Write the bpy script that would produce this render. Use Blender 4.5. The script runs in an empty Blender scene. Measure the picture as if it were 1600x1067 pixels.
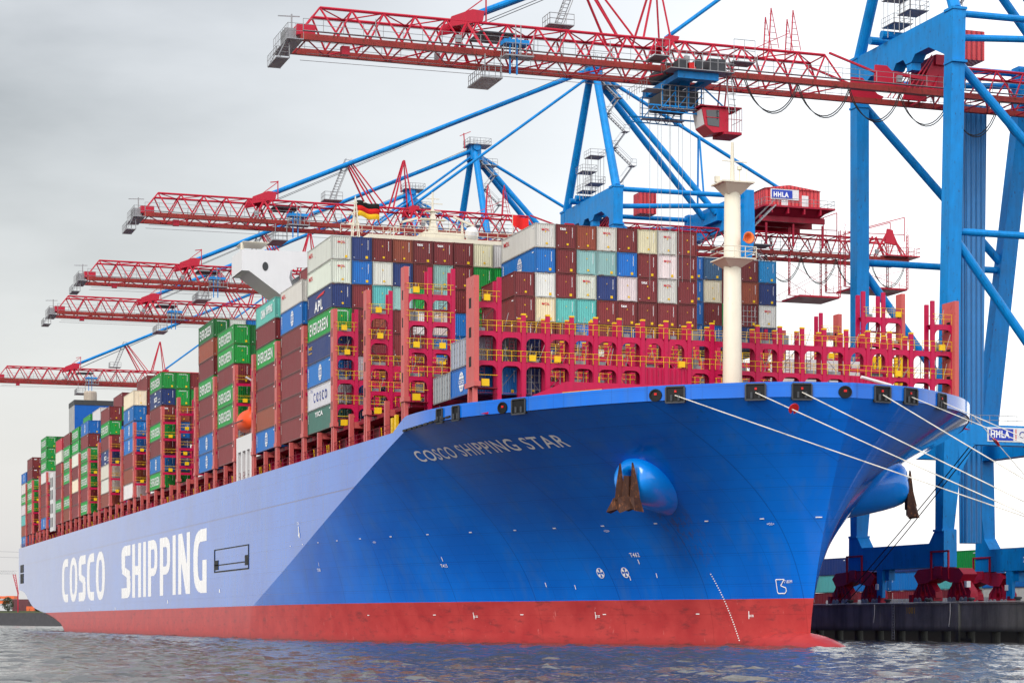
import bpy, math, random
import numpy as np
from mathutils import Vector, Matrix
R_ = random.Random(7)
SC = bpy.context.scene
COL = SC.collection
# ---------------------------------------------------------------- camera
TH = .3268
CAMP = np.array([247.38, -90.2, 2.35]); FPX = 3356.; HX, HY = 800., 970.5
FW = np.array([-math.cos(TH), math.sin(TH), 0]); RT = np.array([math.sin(TH), math.cos(TH), 0])
cd = bpy.data.cameras.new('camera'); cam = bpy.data.objects.new('camera', cd); COL.objects.link(cam)
cam.location = CAMP
cam.rotation_euler = Vector(FW).to_track_quat('-Z', 'Y').to_euler()
cd.sensor_width = 36; cd.sensor_fit = 'HORIZONTAL'; cd.lens = FPX / 1600 * 36
cd.shift_y = (HY - 533.5) / 1600; cd.clip_end = 30000; cd.clip_start = 1
SC.camera = cam
def ray(x, y): return FW + RT * (x - HX) / FPX + np.array([0, 0, 1.]) * (HY - y) / FPX
def ond(x, y, d): return CAMP + ray(x, y) * d
# ---------------------------------------------------------------- world: bright overcast
SUN_AZ, SUN_EL = math.radians(-58), math.radians(38)      # azimuth in the x/y plane
w = bpy.data.worlds.new('World'); SC.world = w; w.use_nodes = True
N, L = w.node_tree.nodes, w.node_tree.links; N.clear()
out = N.new('ShaderNodeOutputWorld')
sky = N.new('ShaderNodeTexSky'); sky.sky_type = 'NISHITA'; sky.sun_disc = False
sky.sun_elevation = SUN_EL; sky.sun_rotation = math.pi / 2 - SUN_AZ; sky.air_density = 1.5; sky.dust_density = 4
b1 = N.new('ShaderNodeBackground'); b1.inputs[1].default_value = .05; L.new(sky.outputs[0], b1.inputs[0])
tc = N.new('ShaderNodeTexCoord')
def wm(op, a, b=None, c=None, clamp=False):
    n = N.new('ShaderNodeMath'); n.operation = op; n.use_clamp = clamp
    for i, v in enumerate((a, b, c)):
        if v is None: continue
        if isinstance(v, (int, float)): n.inputs[i].default_value = v
        else: L.new(v, n.inputs[i])
    return n.outputs[0]
def wdot(v):
    n = N.new('ShaderNodeVectorMath'); n.operation = 'DOT_PRODUCT'; L.new(tc.outputs['Generated'], n.inputs[0]); n.inputs[1].default_value = v
    return n.outputs['Value']
mp = N.new('ShaderNodeMapping'); mp.inputs['Scale'].default_value = (2.2, 2.2, 7); L.new(tc.outputs['Generated'], mp.inputs[0])
mp.inputs['Location'].default_value = (3.1, .4, .3)
nz = N.new('ShaderNodeTexNoise'); nz.inputs['Scale'].default_value = 1.7; nz.inputs['Detail'].default_value = 6; nz.inputs['Roughness'].default_value = .5
L.new(mp.outputs[0], nz.inputs[0])
rt = wdot(tuple(RT)); up = wdot((0, 0, 1))
# clouds: darker to the left and up, near white low and to the right
g = wm('MULTIPLY_ADD', rt, 2.2, .99)
g2 = wm('MULTIPLY_ADD', wm('MAXIMUM', wm('SUBTRACT', up, .02), 0), -.75, g)
lr = wm('MULTIPLY_ADD', rt, -5.2, -.12, clamp=True)        # 0 on the right, 1 far left
el = wm('MULTIPLY', wm('SUBTRACT', up, .07), 4.6, clamp=True)
dark = wm('MULTIPLY', lr, el)
g3 = wm('MULTIPLY_ADD', dark, -.35, wm('MINIMUM', wm('MAXIMUM', g2, .84), 1.5))
cl = wm('MULTIPLY', wm('SUBTRACT', nz.outputs['Fac'], .5), wm('MULTIPLY_ADD', dark, 1.2, .32))
fr = wm('MULTIPLY', wm('MAXIMUM', wdot(tuple(-FW)), 0), .9)        # fill added to the sky behind the camera, to light the bow
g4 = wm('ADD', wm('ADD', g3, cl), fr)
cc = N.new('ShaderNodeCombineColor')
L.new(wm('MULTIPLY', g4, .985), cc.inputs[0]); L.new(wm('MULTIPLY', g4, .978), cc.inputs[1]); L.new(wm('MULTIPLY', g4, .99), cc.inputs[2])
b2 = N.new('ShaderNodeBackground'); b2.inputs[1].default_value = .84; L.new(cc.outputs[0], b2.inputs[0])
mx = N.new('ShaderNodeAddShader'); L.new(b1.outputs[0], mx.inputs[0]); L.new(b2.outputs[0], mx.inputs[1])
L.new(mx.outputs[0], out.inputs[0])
sd = bpy.data.lights.new('sun', 'SUN'); sd.energy = 2.2; sd.angle = math.radians(26); sd.color = (1, .97, .92)
so = bpy.data.objects.new('sun', sd); COL.objects.link(so)
sv = Vector((math.cos(SUN_AZ) * math.cos(SUN_EL), math.sin(SUN_AZ) * math.cos(SUN_EL), math.sin(SUN_EL)))
so.rotation_euler = sv.to_track_quat('Z', 'Y').to_euler()
SC.view_settings.view_transform = 'Standard'; SC.view_settings.look = 'None'; SC.view_settings.exposure = .06; SC.view_settings.gamma = 1
SC.cycles.max_bounces = 6; SC.cycles.transparent_max_bounces = 4; SC.cycles.caustics_reflective = False; SC.cycles.caustics_refractive = False

# ---------------------------------------------------------------- materials
class NT:
    def __init__(s, name):
        s.m = bpy.data.materials.new(name); s.m.use_nodes = True
        s.n = s.m.node_tree.nodes; s.l = s.m.node_tree.links; s.n.clear()
        s.o = s.n.new('ShaderNodeOutputMaterial'); s.p = s.n.new('ShaderNodeBsdfPrincipled'); s.l.new(s.p.outputs[0], s.o.inputs[0])
        s.tc = s.n.new('ShaderNodeTexCoord')
    def link(s, v, i):
        if isinstance(v, (int, float)): i.default_value = v
        elif isinstance(v, tuple): i.default_value = v if len(v) == 4 or i.type == 'VECTOR' else (*v, 1)
        else: s.l.new(v, i)
    def math(s, op, a, b=None, c=None, clamp=False):
        n = s.n.new('ShaderNodeMath'); n.operation = op; n.use_clamp = clamp
        for i, v in enumerate((a, b, c)):
            if v is not None: s.link(v, n.inputs[i])
        return n.outputs[0]
    def noise(s, scale, vec=None, detail=4, rough=.55, stretch=None, w=None):
        n = s.n.new('ShaderNodeTexNoise'); n.inputs['Scale'].default_value = scale; n.inputs['Detail'].default_value = detail; n.inputs['Roughness'].default_value = rough
        v = vec if vec is not None else s.tc.outputs['Object']
        if stretch:
            m = s.n.new('ShaderNodeMapping'); m.inputs['Scale'].default_value = stretch; s.l.new(v, m.inputs[0]); v = m.outputs[0]
        if w is not None:
            n.noise_dimensions = '4D'; s.link(w, n.inputs['W'])
        s.l.new(v, n.inputs['Vector']); return n.outputs['Fac']
    def ramp(s, f, lo, hi):
        n = s.n.new('ShaderNodeMapRange'); s.link(f, n.inputs[0]); n.inputs[1].default_value = lo; n.inputs[2].default_value = hi; return n.outputs[0]
    def mix(s, f, a, b, t='MIX'):
        n = s.n.new('ShaderNodeMix'); n.data_type = 'RGBA'; n.blend_type = t
        s.link(f, n.inputs[0]); s.link(a, n.inputs[6]); s.link(b, n.inputs[7]); return n.outputs[2]
    def bump(s, h, d=.05, st=1.):
        n = s.n.new('ShaderNodeBump'); n.inputs['Distance'].default_value = d; n.inputs['Strength'].default_value = st; s.l.new(h, n.inputs['Height']); s.l.new(n.outputs[0], s.p.inputs['Normal'])
    def pos(s):
        n = s.n.new('ShaderNodeNewGeometry'); q = s.n.new('ShaderNodeSeparateXYZ'); s.l.new(n.outputs['Position'], q.inputs[0]); return q.outputs, n.outputs['Position']
MATS = {}
def paint(name, rgb, rough=.4, var=.25, rust=0., rustc=(.16, .06, .03), metal=0., scale=.5, coat=0.):
    t = NT(name); f = t.noise(scale); f2 = t.noise(2.2, stretch=(1, 1, .12))
    a = t.ramp(f, .3, .7); b = t.ramp(f2, .3, .75)
    v = t.math('MULTIPLY_ADD', a, var * .6, 1 - var * .6); v = t.math('MULTIPLY', v, t.math('MULTIPLY_ADD', b, var * .6, 1 - var * .5))
    c = t.n.new('ShaderNodeVectorMath'); c.operation = 'SCALE'; c.inputs[0].default_value = rgb; t.l.new(v, c.inputs['Scale'])
    col = c.outputs[0]
    if rust > 0:
        k = t.ramp(t.noise(3.5, detail=8, rough=.7, stretch=(1, 1, .35)), 1 - .35 - rust * .3, 1 - .28 - rust * .3)
        col = t.mix(k, col, rustc)
    t.l.new(col, t.p.inputs['Base Color']); t.p.inputs['Roughness'].default_value = rough; t.p.inputs['Metallic'].default_value = metal
    t.link(t.math('MULTIPLY_ADD', a, .2, rough - .08), t.p.inputs['Roughness'])
    t.p.inputs['Specular IOR Level'].default_value = .22
    if coat: t.p.inputs['Coat Weight'].default_value = coat; t.p.inputs['Coat Roughness'].default_value = .12
    MATS[name] = t.m; return t.m
M = MATS
paint('far_concrete', (.055, .055, .06), .9, .4)
paint('hull_white', (.93, .94, .95), .22, .05, coat=.5)
paint('black_gloss', (.006, .007, .009), .35, .2)
paint('crane_blue', (.001, .24, .66), .38, .34, .16, (.02, .05, .12))
paint('crane_red', (.47, .014, .04), .4, .2, .08)
paint('chord_brown', (.36, .045, .040), .5, .35, .3, (.10, .035, .02))
paint('crane_dark_red', (.38, .009, .035), .45, .3, .1)
paint('bright_red', (.62, .02, .02), .4, .2)
paint('grey_steel', (.30, .31, .33), .45, .3, .1, metal=.2)
paint('dark_steel', (.055, .06, .07), .5, .3)
paint('lashing_red', (.50, .006, .070), .38, .25, .12, (.22, .02, .03))
paint('post_pink', (.55, .11, .105), .35, .2, .15, (.35, .06, .04))
paint('coaming_red', (.24, .012, .03), .45, .4, .2)
paint('yellow_paint', (.78, .50, .01), .4, .15)
paint('cream_paint', (.68, .64, .53), .45, .12, .05, (.5, .33, .15))
paint('white_paint', (.66, .67, .69), .4, .06)
paint('white_marking', (.80, .82, .84), .5, .05)
paint('red_marking', (.60, .02, .03), .5, .05)
paint('blue_marking', (.015, .04, .30), .5, .05)
paint('black_recess', (.008, .009, .011), .5, .3)
paint('orange_boat', (.80, .085, .02), .35, .15)
paint('horn_orange', (.80, .20, .06), .4, .1)
paint('anchor_rust', (.075, .032, .022), .75, .5, .35, (.20, .075, .03), scale=1.5)
paint('rope_white', (.72, .70, .64), .8, .2)
paint('rope_dark', (.05, .04, .045), .8, .2)
paint('cable_black', (.02, .02, .02), .6, .2)
paint('bolster_blue', (.001, .26, .88), .16, .1, coat=.6)
paint('funnel_blue', (.005, .10, .42), .3, .1)
paint('funnel_grey', (.05, .055, .06), .5, .2)
paint('chimney_tan', (.46, .40, .33), .5, .3)
paint('sign_blue', (.02, .05, .40), .4, .05)
paint('barrier_grey', (.42, .43, .44), .8, .3)
paint('shed_brown', (.13, .05, .06), .7, .3)
paint('leaf_green', (.045, .075, .03), .9, .5)
paint('trunk_brown', (.08, .055, .04), .9, .3)
paint('box_orange', (.75, .16, .06), .6, .2)
paint('bank_grass', (.07, .085, .035), .95, .5, scale=.05)
paint('flag_black', (.02, .02, .02), .8, .1); paint('flag_gold', (.85, .50, .02), .8, .1); paint('flag_red', (.70, .02, .02), .8, .1)
t = NT('cab_glass'); t.p.inputs['Base Color'].default_value = (.02, .025, .03, 1); t.p.inputs['Roughness'].default_value = .08; t.p.inputs['Specular IOR Level'].default_value = .8; M['cab_glass'] = t.m
# ribbed crane red / blue plates (wave bump)
for nm, rgb in (('ribbed_red', (.62, .025, .04)), ('ribbed_blue', (.004, .18, .50))):
    t = NT(nm); P_, _ = t.pos()
    s_ = t.math('SINE', t.math('MULTIPLY', t.math('ADD', P_[0], P_[1]), 9.))
    t.bump(s_, .12, 1.); v = t.ramp(t.noise(.6), .2, .8)
    t.l.new(t.mix(v, tuple(c * .8 for c in rgb), rgb), t.p.inputs['Base Color']); t.p.inputs['Roughness'].default_value = .4; M[nm] = t.m
# containers: the colour lives on the object, dirt and rust in the nodes
def container_mat(name, darken=1.):
    t = NT(name); oi = t.n.new('ShaderNodeObjectInfo')
    rnd = t.math('MULTIPLY', oi.outputs['Random'], 37.)
    a = t.ramp(t.noise(.45, w=rnd), .3, .75); b = t.ramp(t.noise(3.0, stretch=(1, 1, .08), w=rnd), .35, .8)
    c0 = t.mix(t.math('MULTIPLY', a, .16), oi.outputs['Color'], t.mix(.5, oi.outputs['Color'], (.16, .14, .12)))
    c1 = t.mix(t.math('MULTIPLY', b, .16), c0, (.10, .07, .055))
    sep = t.n.new('ShaderNodeSeparateXYZ'); t.l.new(t.tc.outputs['Object'], sep.inputs[0])
    edge = t.math('MAXIMUM', t.ramp(sep.outputs[2], .22, .0), t.ramp(sep.outputs[2], 2.6, 2.83))
    k = t.ramp(t.math('MULTIPLY_ADD', edge, .16, t.noise(2.4, detail=8, rough=.74, w=rnd)), .625, .70)
    c2 = t.mix(t.math('MULTIPLY', k, .8), c1, (.17, .065, .03))
    if darken != 1.: c2 = t.mix(1., c2, (darken, darken, darken), 'MULTIPLY')
    t.l.new(c2, t.p.inputs['Base Color']); t.bump(t.noise(.8, w=rnd, detail=3), .10, .5); t.p.inputs['Roughness'].default_value = .40; t.p.inputs['Specular IOR Level'].default_value = .32; M[name] = t.m
container_mat('container_paint'); container_mat('container_frame_paint', .72)
# hull
def hull_mat():
    t = NT('hull_paint'); P_, V = t.pos(); X, Y, Z = P_[0], P_[1], P_[2]
    n1 = t.noise(.35, V, 5); n2 = t.noise(1., V, 6, .6, stretch=(.5, .5, .06)); n3 = t.noise(.9, V, 8, .7, stretch=(.5, .5, 1.6))
    n4 = t.noise(1.3, V, 7, .75, stretch=(1.2, 1.2, .35)); n5 = t.noise(.12, V, 3)
    zb = t.math('MULTIPLY_ADD', t.math('SUBTRACT', n3, .5), .05, Z)
    isred = t.math('LESS_THAN', zb, 4.5)
    # plate seams
    def line(co, period, wd, off=0.):
        fr = t.math('FRACT', t.math('DIVIDE', t.math('ADD', co, 1000 + off), period))
        return t.math('LESS_THAN', fr, wd / period)
    seam = t.math('MAXIMUM', line(Z, 2.9, .05, .4), line(X, 11.6, .10))
    fine = t.math('MAXIMUM', line(Z, .97, .03, .2), line(X, 2.9, .05))
    blue = t.mix(t.ramp(n5, .35, .65), (.001, .115, .56), (.001, .152, .68))
    blue = t.mix(t.math('MULTIPLY', t.ramp(n2, .5, .75), .32), blue, (.05, .15, .36))
    blue = t.mix(t.math('MULTIPLY', t.ramp(n4, .66, .72), .30), blue, (.10, .28, .62)); blue = t.mix(t.math('MULTIPLY', t.ramp(n3, .64, .74), .22), blue, (.004, .05, .30)); blue = t.mix(t.math('MULTIPLY', seam, .32), blue, (.0, .02, .15)); blue = t.mix(t.math('MULTIPLY', fine, .30), blue, (.0, .03, .2))
    rub = t.math('MULTIPLY', t.math('LESS_THAN', t.math('ABSOLUTE', t.math('SUBTRACT', Z, 17.45)), .09), t.math('LESS_THAN', X, 12.))
    blue = t.mix(t.math('MULTIPLY', rub, .8), blue, (.0, .03, .25))
    # streaks below the fairleads, faint
    st = t.math('MULTIPLY', t.ramp(t.noise(.8, V, 4, .6, stretch=(1.6, 1.6, .03)), .62, .78), t.math('MULTIPLY', t.ramp(Z, 15, 22), t.math('GREATER_THAN', X, 40)))
    blue = t.mix(t.math('MULTIPLY', st, .55), blue, (.005, .05, .07))
    # rust runs below the anchor
    ra = t.math('MULTIPLY', t.ramp(t.math('ABSOLUTE', t.math('SUBTRACT', X, 56.5)), 3.2, .6), t.math('MULTIPLY', t.ramp(Z, 5.5, 11.5), t.ramp(Z, 14.6, 13.2)))
    ra = t.math('MULTIPLY', ra, t.ramp(t.noise(1.1, V, 5, .65, stretch=(2.4, 2.4, .04)), .50, .62))
    blue = t.mix(t.math('MULTIPLY', ra, .55), blue, (.07, .045, .05))
    red = t.mix(t.ramp(n1, .3, .7), (.38, .036, .040), (.50, .062, .060))
    red = t.mix(t.math('MULTIPLY', t.ramp(n3, .54, .68), .6), red, (.13, .035, .04))
    red = t.mix(t.math('MULTIPLY', t.ramp(n4, .635, .70), .6), red, (.66, .27, .25))
    red = t.mix(t.math('MULTIPLY', t.math('MULTIPLY', t.ramp(Z, .9, .1), t.ramp(n1, .25, .7)), .5), red, (.10, .02, .02))
    red = t.mix(t.math('MULTIPLY', seam, .25), red, (.2, .02, .02))
    col = t.mix(isred, blue, red)
    t.l.new(col, t.p.inputs['Base Color'])
    t.link(t.math('MULTIPLY_ADD', isred, .25, t.math('MULTIPLY_ADD', n1, .12, .10)), t.p.inputs['Roughness'])
    t.p.inputs['IOR'].default_value = 1.15
    t.link(t.math('MULTIPLY_ADD', isred, -.8, 1.), t.p.inputs['Coat Weight']); t.p.inputs['Coat Roughness'].default_value = .08; t.p.inputs['Coat IOR'].default_value = 1.33
    h = t.math('ADD', t.math('MULTIPLY', t.noise(.22, V, 2), 1.), t.math('MULTIPLY', t.math('SINE', t.math('MULTIPLY', X, 2.17)), .012))
    t.bump(t.math('ADD', t.math('ADD', h, t.math('MULTIPLY', t.noise(.9, V, 3, .5), .12)), t.math('MULTIPLY', seam, -.06)), .12, .32)
    M['hull_paint'] = t.m
hull_mat()
# water
t = NT('water'); P_, V = t.pos()
t.p.inputs['Base Color'].default_value = (.088, .086, .086, 1); t.p.inputs['Roughness'].default_value = .10; t.p.inputs['IOR'].default_value = 1.33
wa = t.noise(.55, V, 3, .6, stretch=(.8, 1.3, 1)); wb = t.noise(2.1, V, 4, .6, stretch=(.9, 1.2, 1)); wc = t.noise(.06, V, 2)
def ncol(scale, st, det, rough):
    n = t.n.new('ShaderNodeTexNoise'); n.inputs['Scale'].default_value = scale; n.inputs['Detail'].default_value = det; n.inputs['Roughness'].default_value = rough
    m = t.n.new('ShaderNodeMapping'); m.inputs['Scale'].default_value = st; m.inputs['Rotation'].default_value = (0, 0, .5); t.l.new(V, m.inputs[0]); t.l.new(m.outputs[0], n.inputs['Vector'])
    v = t.n.new('ShaderNodeVectorMath'); v.operation = 'SUBTRACT'; t.l.new(n.outputs['Color'], v.inputs[0]); v.inputs[1].default_value = (.5, .5, .5); return v.outputs[0]
def vs(v, k):
    n = t.n.new('ShaderNodeVectorMath'); n.operation = 'SCALE'; t.l.new(v, n.inputs[0]); t.link(k, n.inputs['Scale']); return n.outputs[0]
def va(a, b):
    n = t.n.new('ShaderNodeVectorMath'); n.operation = 'ADD'; t.l.new(a, n.inputs[0]); t.link(b, n.inputs[1]); return n.outputs[0]
sl = va(vs(ncol(.40, (1, .7, 1), 3, .6), .16), vs(ncol(5.0, (1, .8, 1), 4, .75), 1.05))
sl = vs(sl, t.math('MULTIPLY_ADD', wc, 1.0, .6))
ml = t.n.new('ShaderNodeVectorMath'); ml.operation = 'MULTIPLY'; t.l.new(sl, ml.inputs[0]); ml.inputs[1].default_value = (1, 1, 0)
nn = t.n.new('ShaderNodeVectorMath'); nn.operation = 'NORMALIZE'; t.l.new(va(ml.outputs[0], (0, 0, 1.)), nn.inputs[0]); t.l.new(nn.outputs[0], t.p.inputs['Normal'])
M['water'] = t.m
# concrete
t = NT('quay_concrete'); P_, V = t.pos()
a = t.ramp(t.noise(.25, V, 6), .3, .7); b = t.ramp(t.noise(.9, V, 6, .65, stretch=(1, 1, .12)), .45, .7)
c = t.mix(a, (.14, .14, .13), (.30, .30, .26)); c = t.mix(t.math('MULTIPLY', b, .6), c, (.045, .047, .046))
c = t.mix(t.math('MULTIPLY', t.ramp(t.noise(.7, V, 5, .7, stretch=(1, 1, .3)), .60, .72), .4), c, (.10, .11, .085))
c = t.mix(t.ramp(P_[2], 1.9, 1.3), c, (.035, .038, .034))
t.l.new(c, t.p.inputs['Base Color']); t.p.inputs['Roughness'].default_value = .85; t.bump(t.noise(3., V, 6), .03); M['quay_concrete'] = t.m
t = NT('asphalt'); P_, V = t.pos(); t.l.new(t.mix(t.noise(.3, V, 5), (.04, .04, .042), (.075, .073, .07)), t.p.inputs['Base Color']); t.p.inputs['Roughness'].default_value = .9; M['asphalt'] = t.m

# ---------------------------------------------------------------- mesh helpers
class MB:
    def __init__(s, org=(0, 0, 0)): s.v = []; s.f = []; s.mi = []; s.cur = 0; s.o = np.array(org, float)
    def add(s, vs, fs):
        b = len(s.v); s.v += [tuple(p) for p in vs]; s.f += [tuple(b + i for i in q) for q in fs]; s.mi += [s.cur] * len(fs)
    def box(s, x0, x1, y0, y1, z0, z1):
        s.add([(x0, y0, z0), (x1, y0, z0), (x1, y1, z0), (x0, y1, z0), (x0, y0, z1), (x1, y0, z1), (x1, y1, z1), (x0, y1, z1)],
              [(0, 3, 2, 1), (4, 5, 6, 7), (0, 1, 5, 4), (1, 2, 6, 5), (2, 3, 7, 6), (3, 0, 4, 7)]); return s
    def frus(s, a, b):       # a, b: (x0,x1,y0,y1,z) bottom and top rectangles
        s.add([(a[0], a[2], a[4]), (a[1], a[2], a[4]), (a[1], a[3], a[4]), (a[0], a[3], a[4]), (b[0], b[2], b[4]), (b[1], b[2], b[4]), (b[1], b[3], b[4]), (b[0], b[3], b[4])],
              [(0, 3, 2, 1), (4, 5, 6, 7), (0, 1, 5, 4), (1, 2, 6, 5), (2, 3, 7, 6), (3, 0, 4, 7)]); return s
    def _fr(s, p, q):
        p = np.array(p, float); q = np.array(q, float); d = q - p; n = np.linalg.norm(d); d = d / (n or 1)
        u = np.array([0, 0, 1.]) if abs(d[2]) < .95 else np.array([1., 0, 0])
        a = np.cross(d, u); a /= np.linalg.norm(a); b = np.cross(a, d); return p, q, a, b
    def bar(s, p, q, w, h=None):
        h = h or w; p, q, a, b = s._fr(p, q); vs = []
        for c in (p, q): vs += [c - a * w / 2 - b * h / 2, c + a * w / 2 - b * h / 2, c + a * w / 2 + b * h / 2, c - a * w / 2 + b * h / 2]
        s.add(vs, [(3, 2, 1, 0), (4, 5, 6, 7), (0, 1, 5, 4), (1, 2, 6, 5), (2, 3, 7, 6), (3, 0, 4, 7)]); return s
    def tube(s, p, q, r, n=6, r2=None, cap=True):
        r2 = r if r2 is None else r2; p, q, a, b = s._fr(p, q); vs = []
        for c, rr in ((p, r), (q, r2)): vs += [c + (a * math.cos(2 * math.pi * i / n) + b * math.sin(2 * math.pi * i / n)) * rr for i in range(n)]
        fs = [(i, (i + 1) % n, n + (i + 1) % n, n + i) for i in range(n)]
        if cap: fs += [tuple(range(n))[::-1], tuple(range(n, 2 * n))]
        s.add(vs, fs); return s
    def path(s, pts, r, n=5):
        for i in range(len(pts) - 1): s.tube(pts[i], pts[i + 1], r, n)
        return s
    def prism(s, poly, ax, a, b):   # poly in the two other axes, in order
        n = len(poly)
        def mk(c, k): return {0: (k, c[0], c[1]), 1: (c[0], k, c[1]), 2: (c[0], c[1], k)}[ax]
        s.add([mk(c, a) for c in poly] + [mk(c, b) for c in poly], [tuple(range(n))[::-1], tuple(range(n, 2 * n))] + [(i, (i + 1) % n, n + (i + 1) % n, n + i) for i in range(n)]); return s
    def rev(s, c, prof, n=16, axis='z'):     # surface of revolution, prof: [(r, t)]
        vs = []
        for r, tt in prof:
            for i in range(n):
                a = 2 * math.pi * i / n; u, v = r * math.cos(a), r * math.sin(a)
                vs.append({'z': (c[0] + u, c[1] + v, c[2] + tt), 'y': (c[0] + u, c[1] + tt, c[2] + v), 'x': (c[0] + tt, c[1] + u, c[2] + v)}[axis])
        fs = [(k * n + i, k * n + (i + 1) % n, (k + 1) * n + (i + 1) % n, (k + 1) * n + i) for k in range(len(prof) - 1) for i in range(n)]
        fs += [tuple(range(n))[::-1], tuple(range((len(prof) - 1) * n, len(prof) * n))]
        s.add(vs, fs); return s
    def mesh(s, name, mats):
        me = bpy.data.meshes.new(name); v = (np.array(s.v) - s.o) if s.v else np.zeros((0, 3))
        me.from_pydata([tuple(p) for p in v], [], s.f)
        mats = mats if isinstance(mats, (list, tuple)) else [mats]
        for m_ in mats: me.materials.append(MATS[m_])
        if len(mats) > 1: me.polygons.foreach_set('material_index', s.mi)
        return me
    def build(s, name, mats, parent=None, smooth=False, fix=True):
        me = s.mesh(name, mats)
        if fix:
            import bmesh
            bm = bmesh.new(); bm.from_mesh(me); bmesh.ops.recalc_face_normals(bm, faces=bm.faces); bm.to_mesh(me); bm.free()
        if smooth: me.polygons.foreach_set('use_smooth', [True] * len(me.polygons))
        o = bpy.data.objects.new(name, me); COL.objects.link(o)
        if parent: o.parent = parent
        return o
def tag(o, label=None, cat=None, group=None, kind=None):
    if label: o['label'] = label
    if cat: o['category'] = cat
    if group: o['group'] = group
    if kind: o['kind'] = kind
    return o
def empty(name, loc, label, cat, group=None):
    o = bpy.data.objects.new(name, None); COL.objects.link(o); o.location = loc; o.empty_display_size = .5
    return tag(o, label, cat, group)
def copy_tree(o, parent=None):
    c = o.copy(); COL.objects.link(c)
    if parent: c.parent = parent
    for ch in [k for k in bpy.data.objects if k.parent == o]: copy_tree(ch, c)
    return c
_tm = {}
def text_polys(s, bold=0., subdiv=0):
    key = (s, bold)
    if key in _tm: return _tm[key]
    cu = bpy.data.curves.new('t', 'FONT'); cu.body = s; cu.size = 1; cu.resolution_u = 3; cu.offset = bold; cu.fill_mode = 'FRONT'; cu.space_character = 1.12
    o = bpy.data.objects.new('t', cu); COL.objects.link(o)
    me = bpy.data.meshes.new_from_object(o); bpy.data.objects.remove(o)
    import bmesh
    bm = bmesh.new(); bm.from_mesh(me); bmesh.ops.remove_doubles(bm, verts=bm.verts, dist=1e-5)
    vs = [tuple(v.co[:2]) for v in bm.verts]; bm.verts.index_update(); fs = [tuple(v.index for v in f.verts) for f in bm.faces]; bm.free()
    xs = [v[0] for v in vs]; ys = [v[1] for v in vs]; x0, x1, y0, y1 = min(xs), max(xs), min(ys), max(ys)
    _tm[key] = ([((a - x0), (b - y0)) for a, b in vs], fs, x1 - x0, y1 - y0); return _tm[key]
def put_text(mb, s, fn, h, bold=0., wscale=1., width=None):
    """fn(u, v) -> 3-D point; u along the writing in metres, v up"""
    vs, fs, W, H = text_polys(s, bold); k = h / H
    kx = (width / W) if width else k * wscale
    mb.add([fn(a * kx, b * k) for a, b in vs], fs); return W * kx
exec_parts = True

# ================================================================ the ship's hull form
def pch(xs, ys):
    xs = np.array(xs, float); ys = np.array(ys, float); h = np.diff(xs); d = np.diff(ys) / h
    m = np.zeros(len(xs)); m[0] = d[0]; m[-1] = d[-1]
    for i in range(1, len(xs) - 1):
        if d[i - 1] * d[i] > 0:
            w1 = 2 * h[i] + h[i - 1]; w2 = h[i] + 2 * h[i - 1]; m[i] = (w1 + w2) / (w1 / d[i - 1] + w2 / d[i])
    def f(x):
        x = min(max(x, xs[0]), xs[-1]); i = min(int(np.searchsorted(xs, x, side='right')) - 1, len(h) - 1); t = (x - xs[i]) / h[i]
        return float(ys[i] * (1 + 2 * t) * (1 - t) ** 2 + m[i] * h[i] * t * (1 - t) ** 2 + ys[i + 1] * t * t * (3 - 2 * t) + m[i + 1] * h[i] * t * t * (t - 1))
    return f
SS = [0, .2, .4, .55, .65, .73, .80, .86, .91, .95, .98, 1.]
tX = pch(SS, [-45, -20, 5, 25, 37, 46, 55, 62, 67.6, 72, 74.8, 76])
tY = pch(SS, [29.3, 29.3, 29.3, 29.3, 29.15, 27.9, 23.9, 20.1, 15.9, 10.7, 5.9, 0])
wX = pch(SS, [-45, -20, 3, 21, 33, 41, 49, 55.5, 60.5, 64.3, 66.3, 67.4])
wY = pch(SS, [29.3, 28.2, 24.9, 19.0, 13.6, 10.2, 7.0, 4.5, 2.6, 1.2, .5, 0.0])
ZT = 22.3
def z0(s): return min(max(4.5 + (tX(s) + 43) / 77 * 17.8, 2.0), ZT)
def HP(s, z, side=-1, off=0.):
    a, b, c, d = tX(s), tY(s), wX(s), wY(s); zz = z0(s)
    u = min(max(z / ZT, 0), 1); v = min(max(z / zz, 0), 1); k = min(max((s - .4) / .4, 0), 1); q = 1.5 + .8 * k
    return np.array([c + (a - c) * u ** 1.5, side * (d + (b - d) * v ** q), z])
def HN(s, z, side=-1):
    a = HP(min(s + .004, 1), z, side) - HP(max(s - .004, 0), z, side); b = HP(s, z + .15, side) - HP(s, z - .15, side)
    n = np.cross(a, b); n /= np.linalg.norm(n)
    return n if n[1] * side > 0 or (s > .99 and n[0] > 0) else -n
def strip(mb, rows):       # rows: list of point lists
    n = len(rows[0]); vs = [p for r in rows for p in r]
    mb.add(vs, [(i * n + j, i * n + j + 1, (i + 1) * n + j + 1, (i + 1) * n + j) for i in range(len(rows) - 1) for j in range(n - 1)])
SV = list(np.linspace(0, .9, 91)) + list(np.linspace(.904, 1, 36))
ship = empty('container_ship', (0, 0, 0), 'huge blue container ship with a red waterline band moored along the quay', 'container ship')
hb = MB()
zkf = pch([-353, -340, -328, -318, -305, -290, -260, -240, -45], [11, 10.2, 8., 6.2, 5.2, 4.5, 2, -2, -2.1])
zbf = pch([-353, -340, -328, -318, -308, -300, -290, -250, -240, -45], [10.3, 7.6, 4.8, 2.3, -.3, -2.3, -3, -3, -3, -3])
XS = list(np.linspace(-352.8, -240, 60)) + list(np.linspace(-235, -45, 24))
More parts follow.
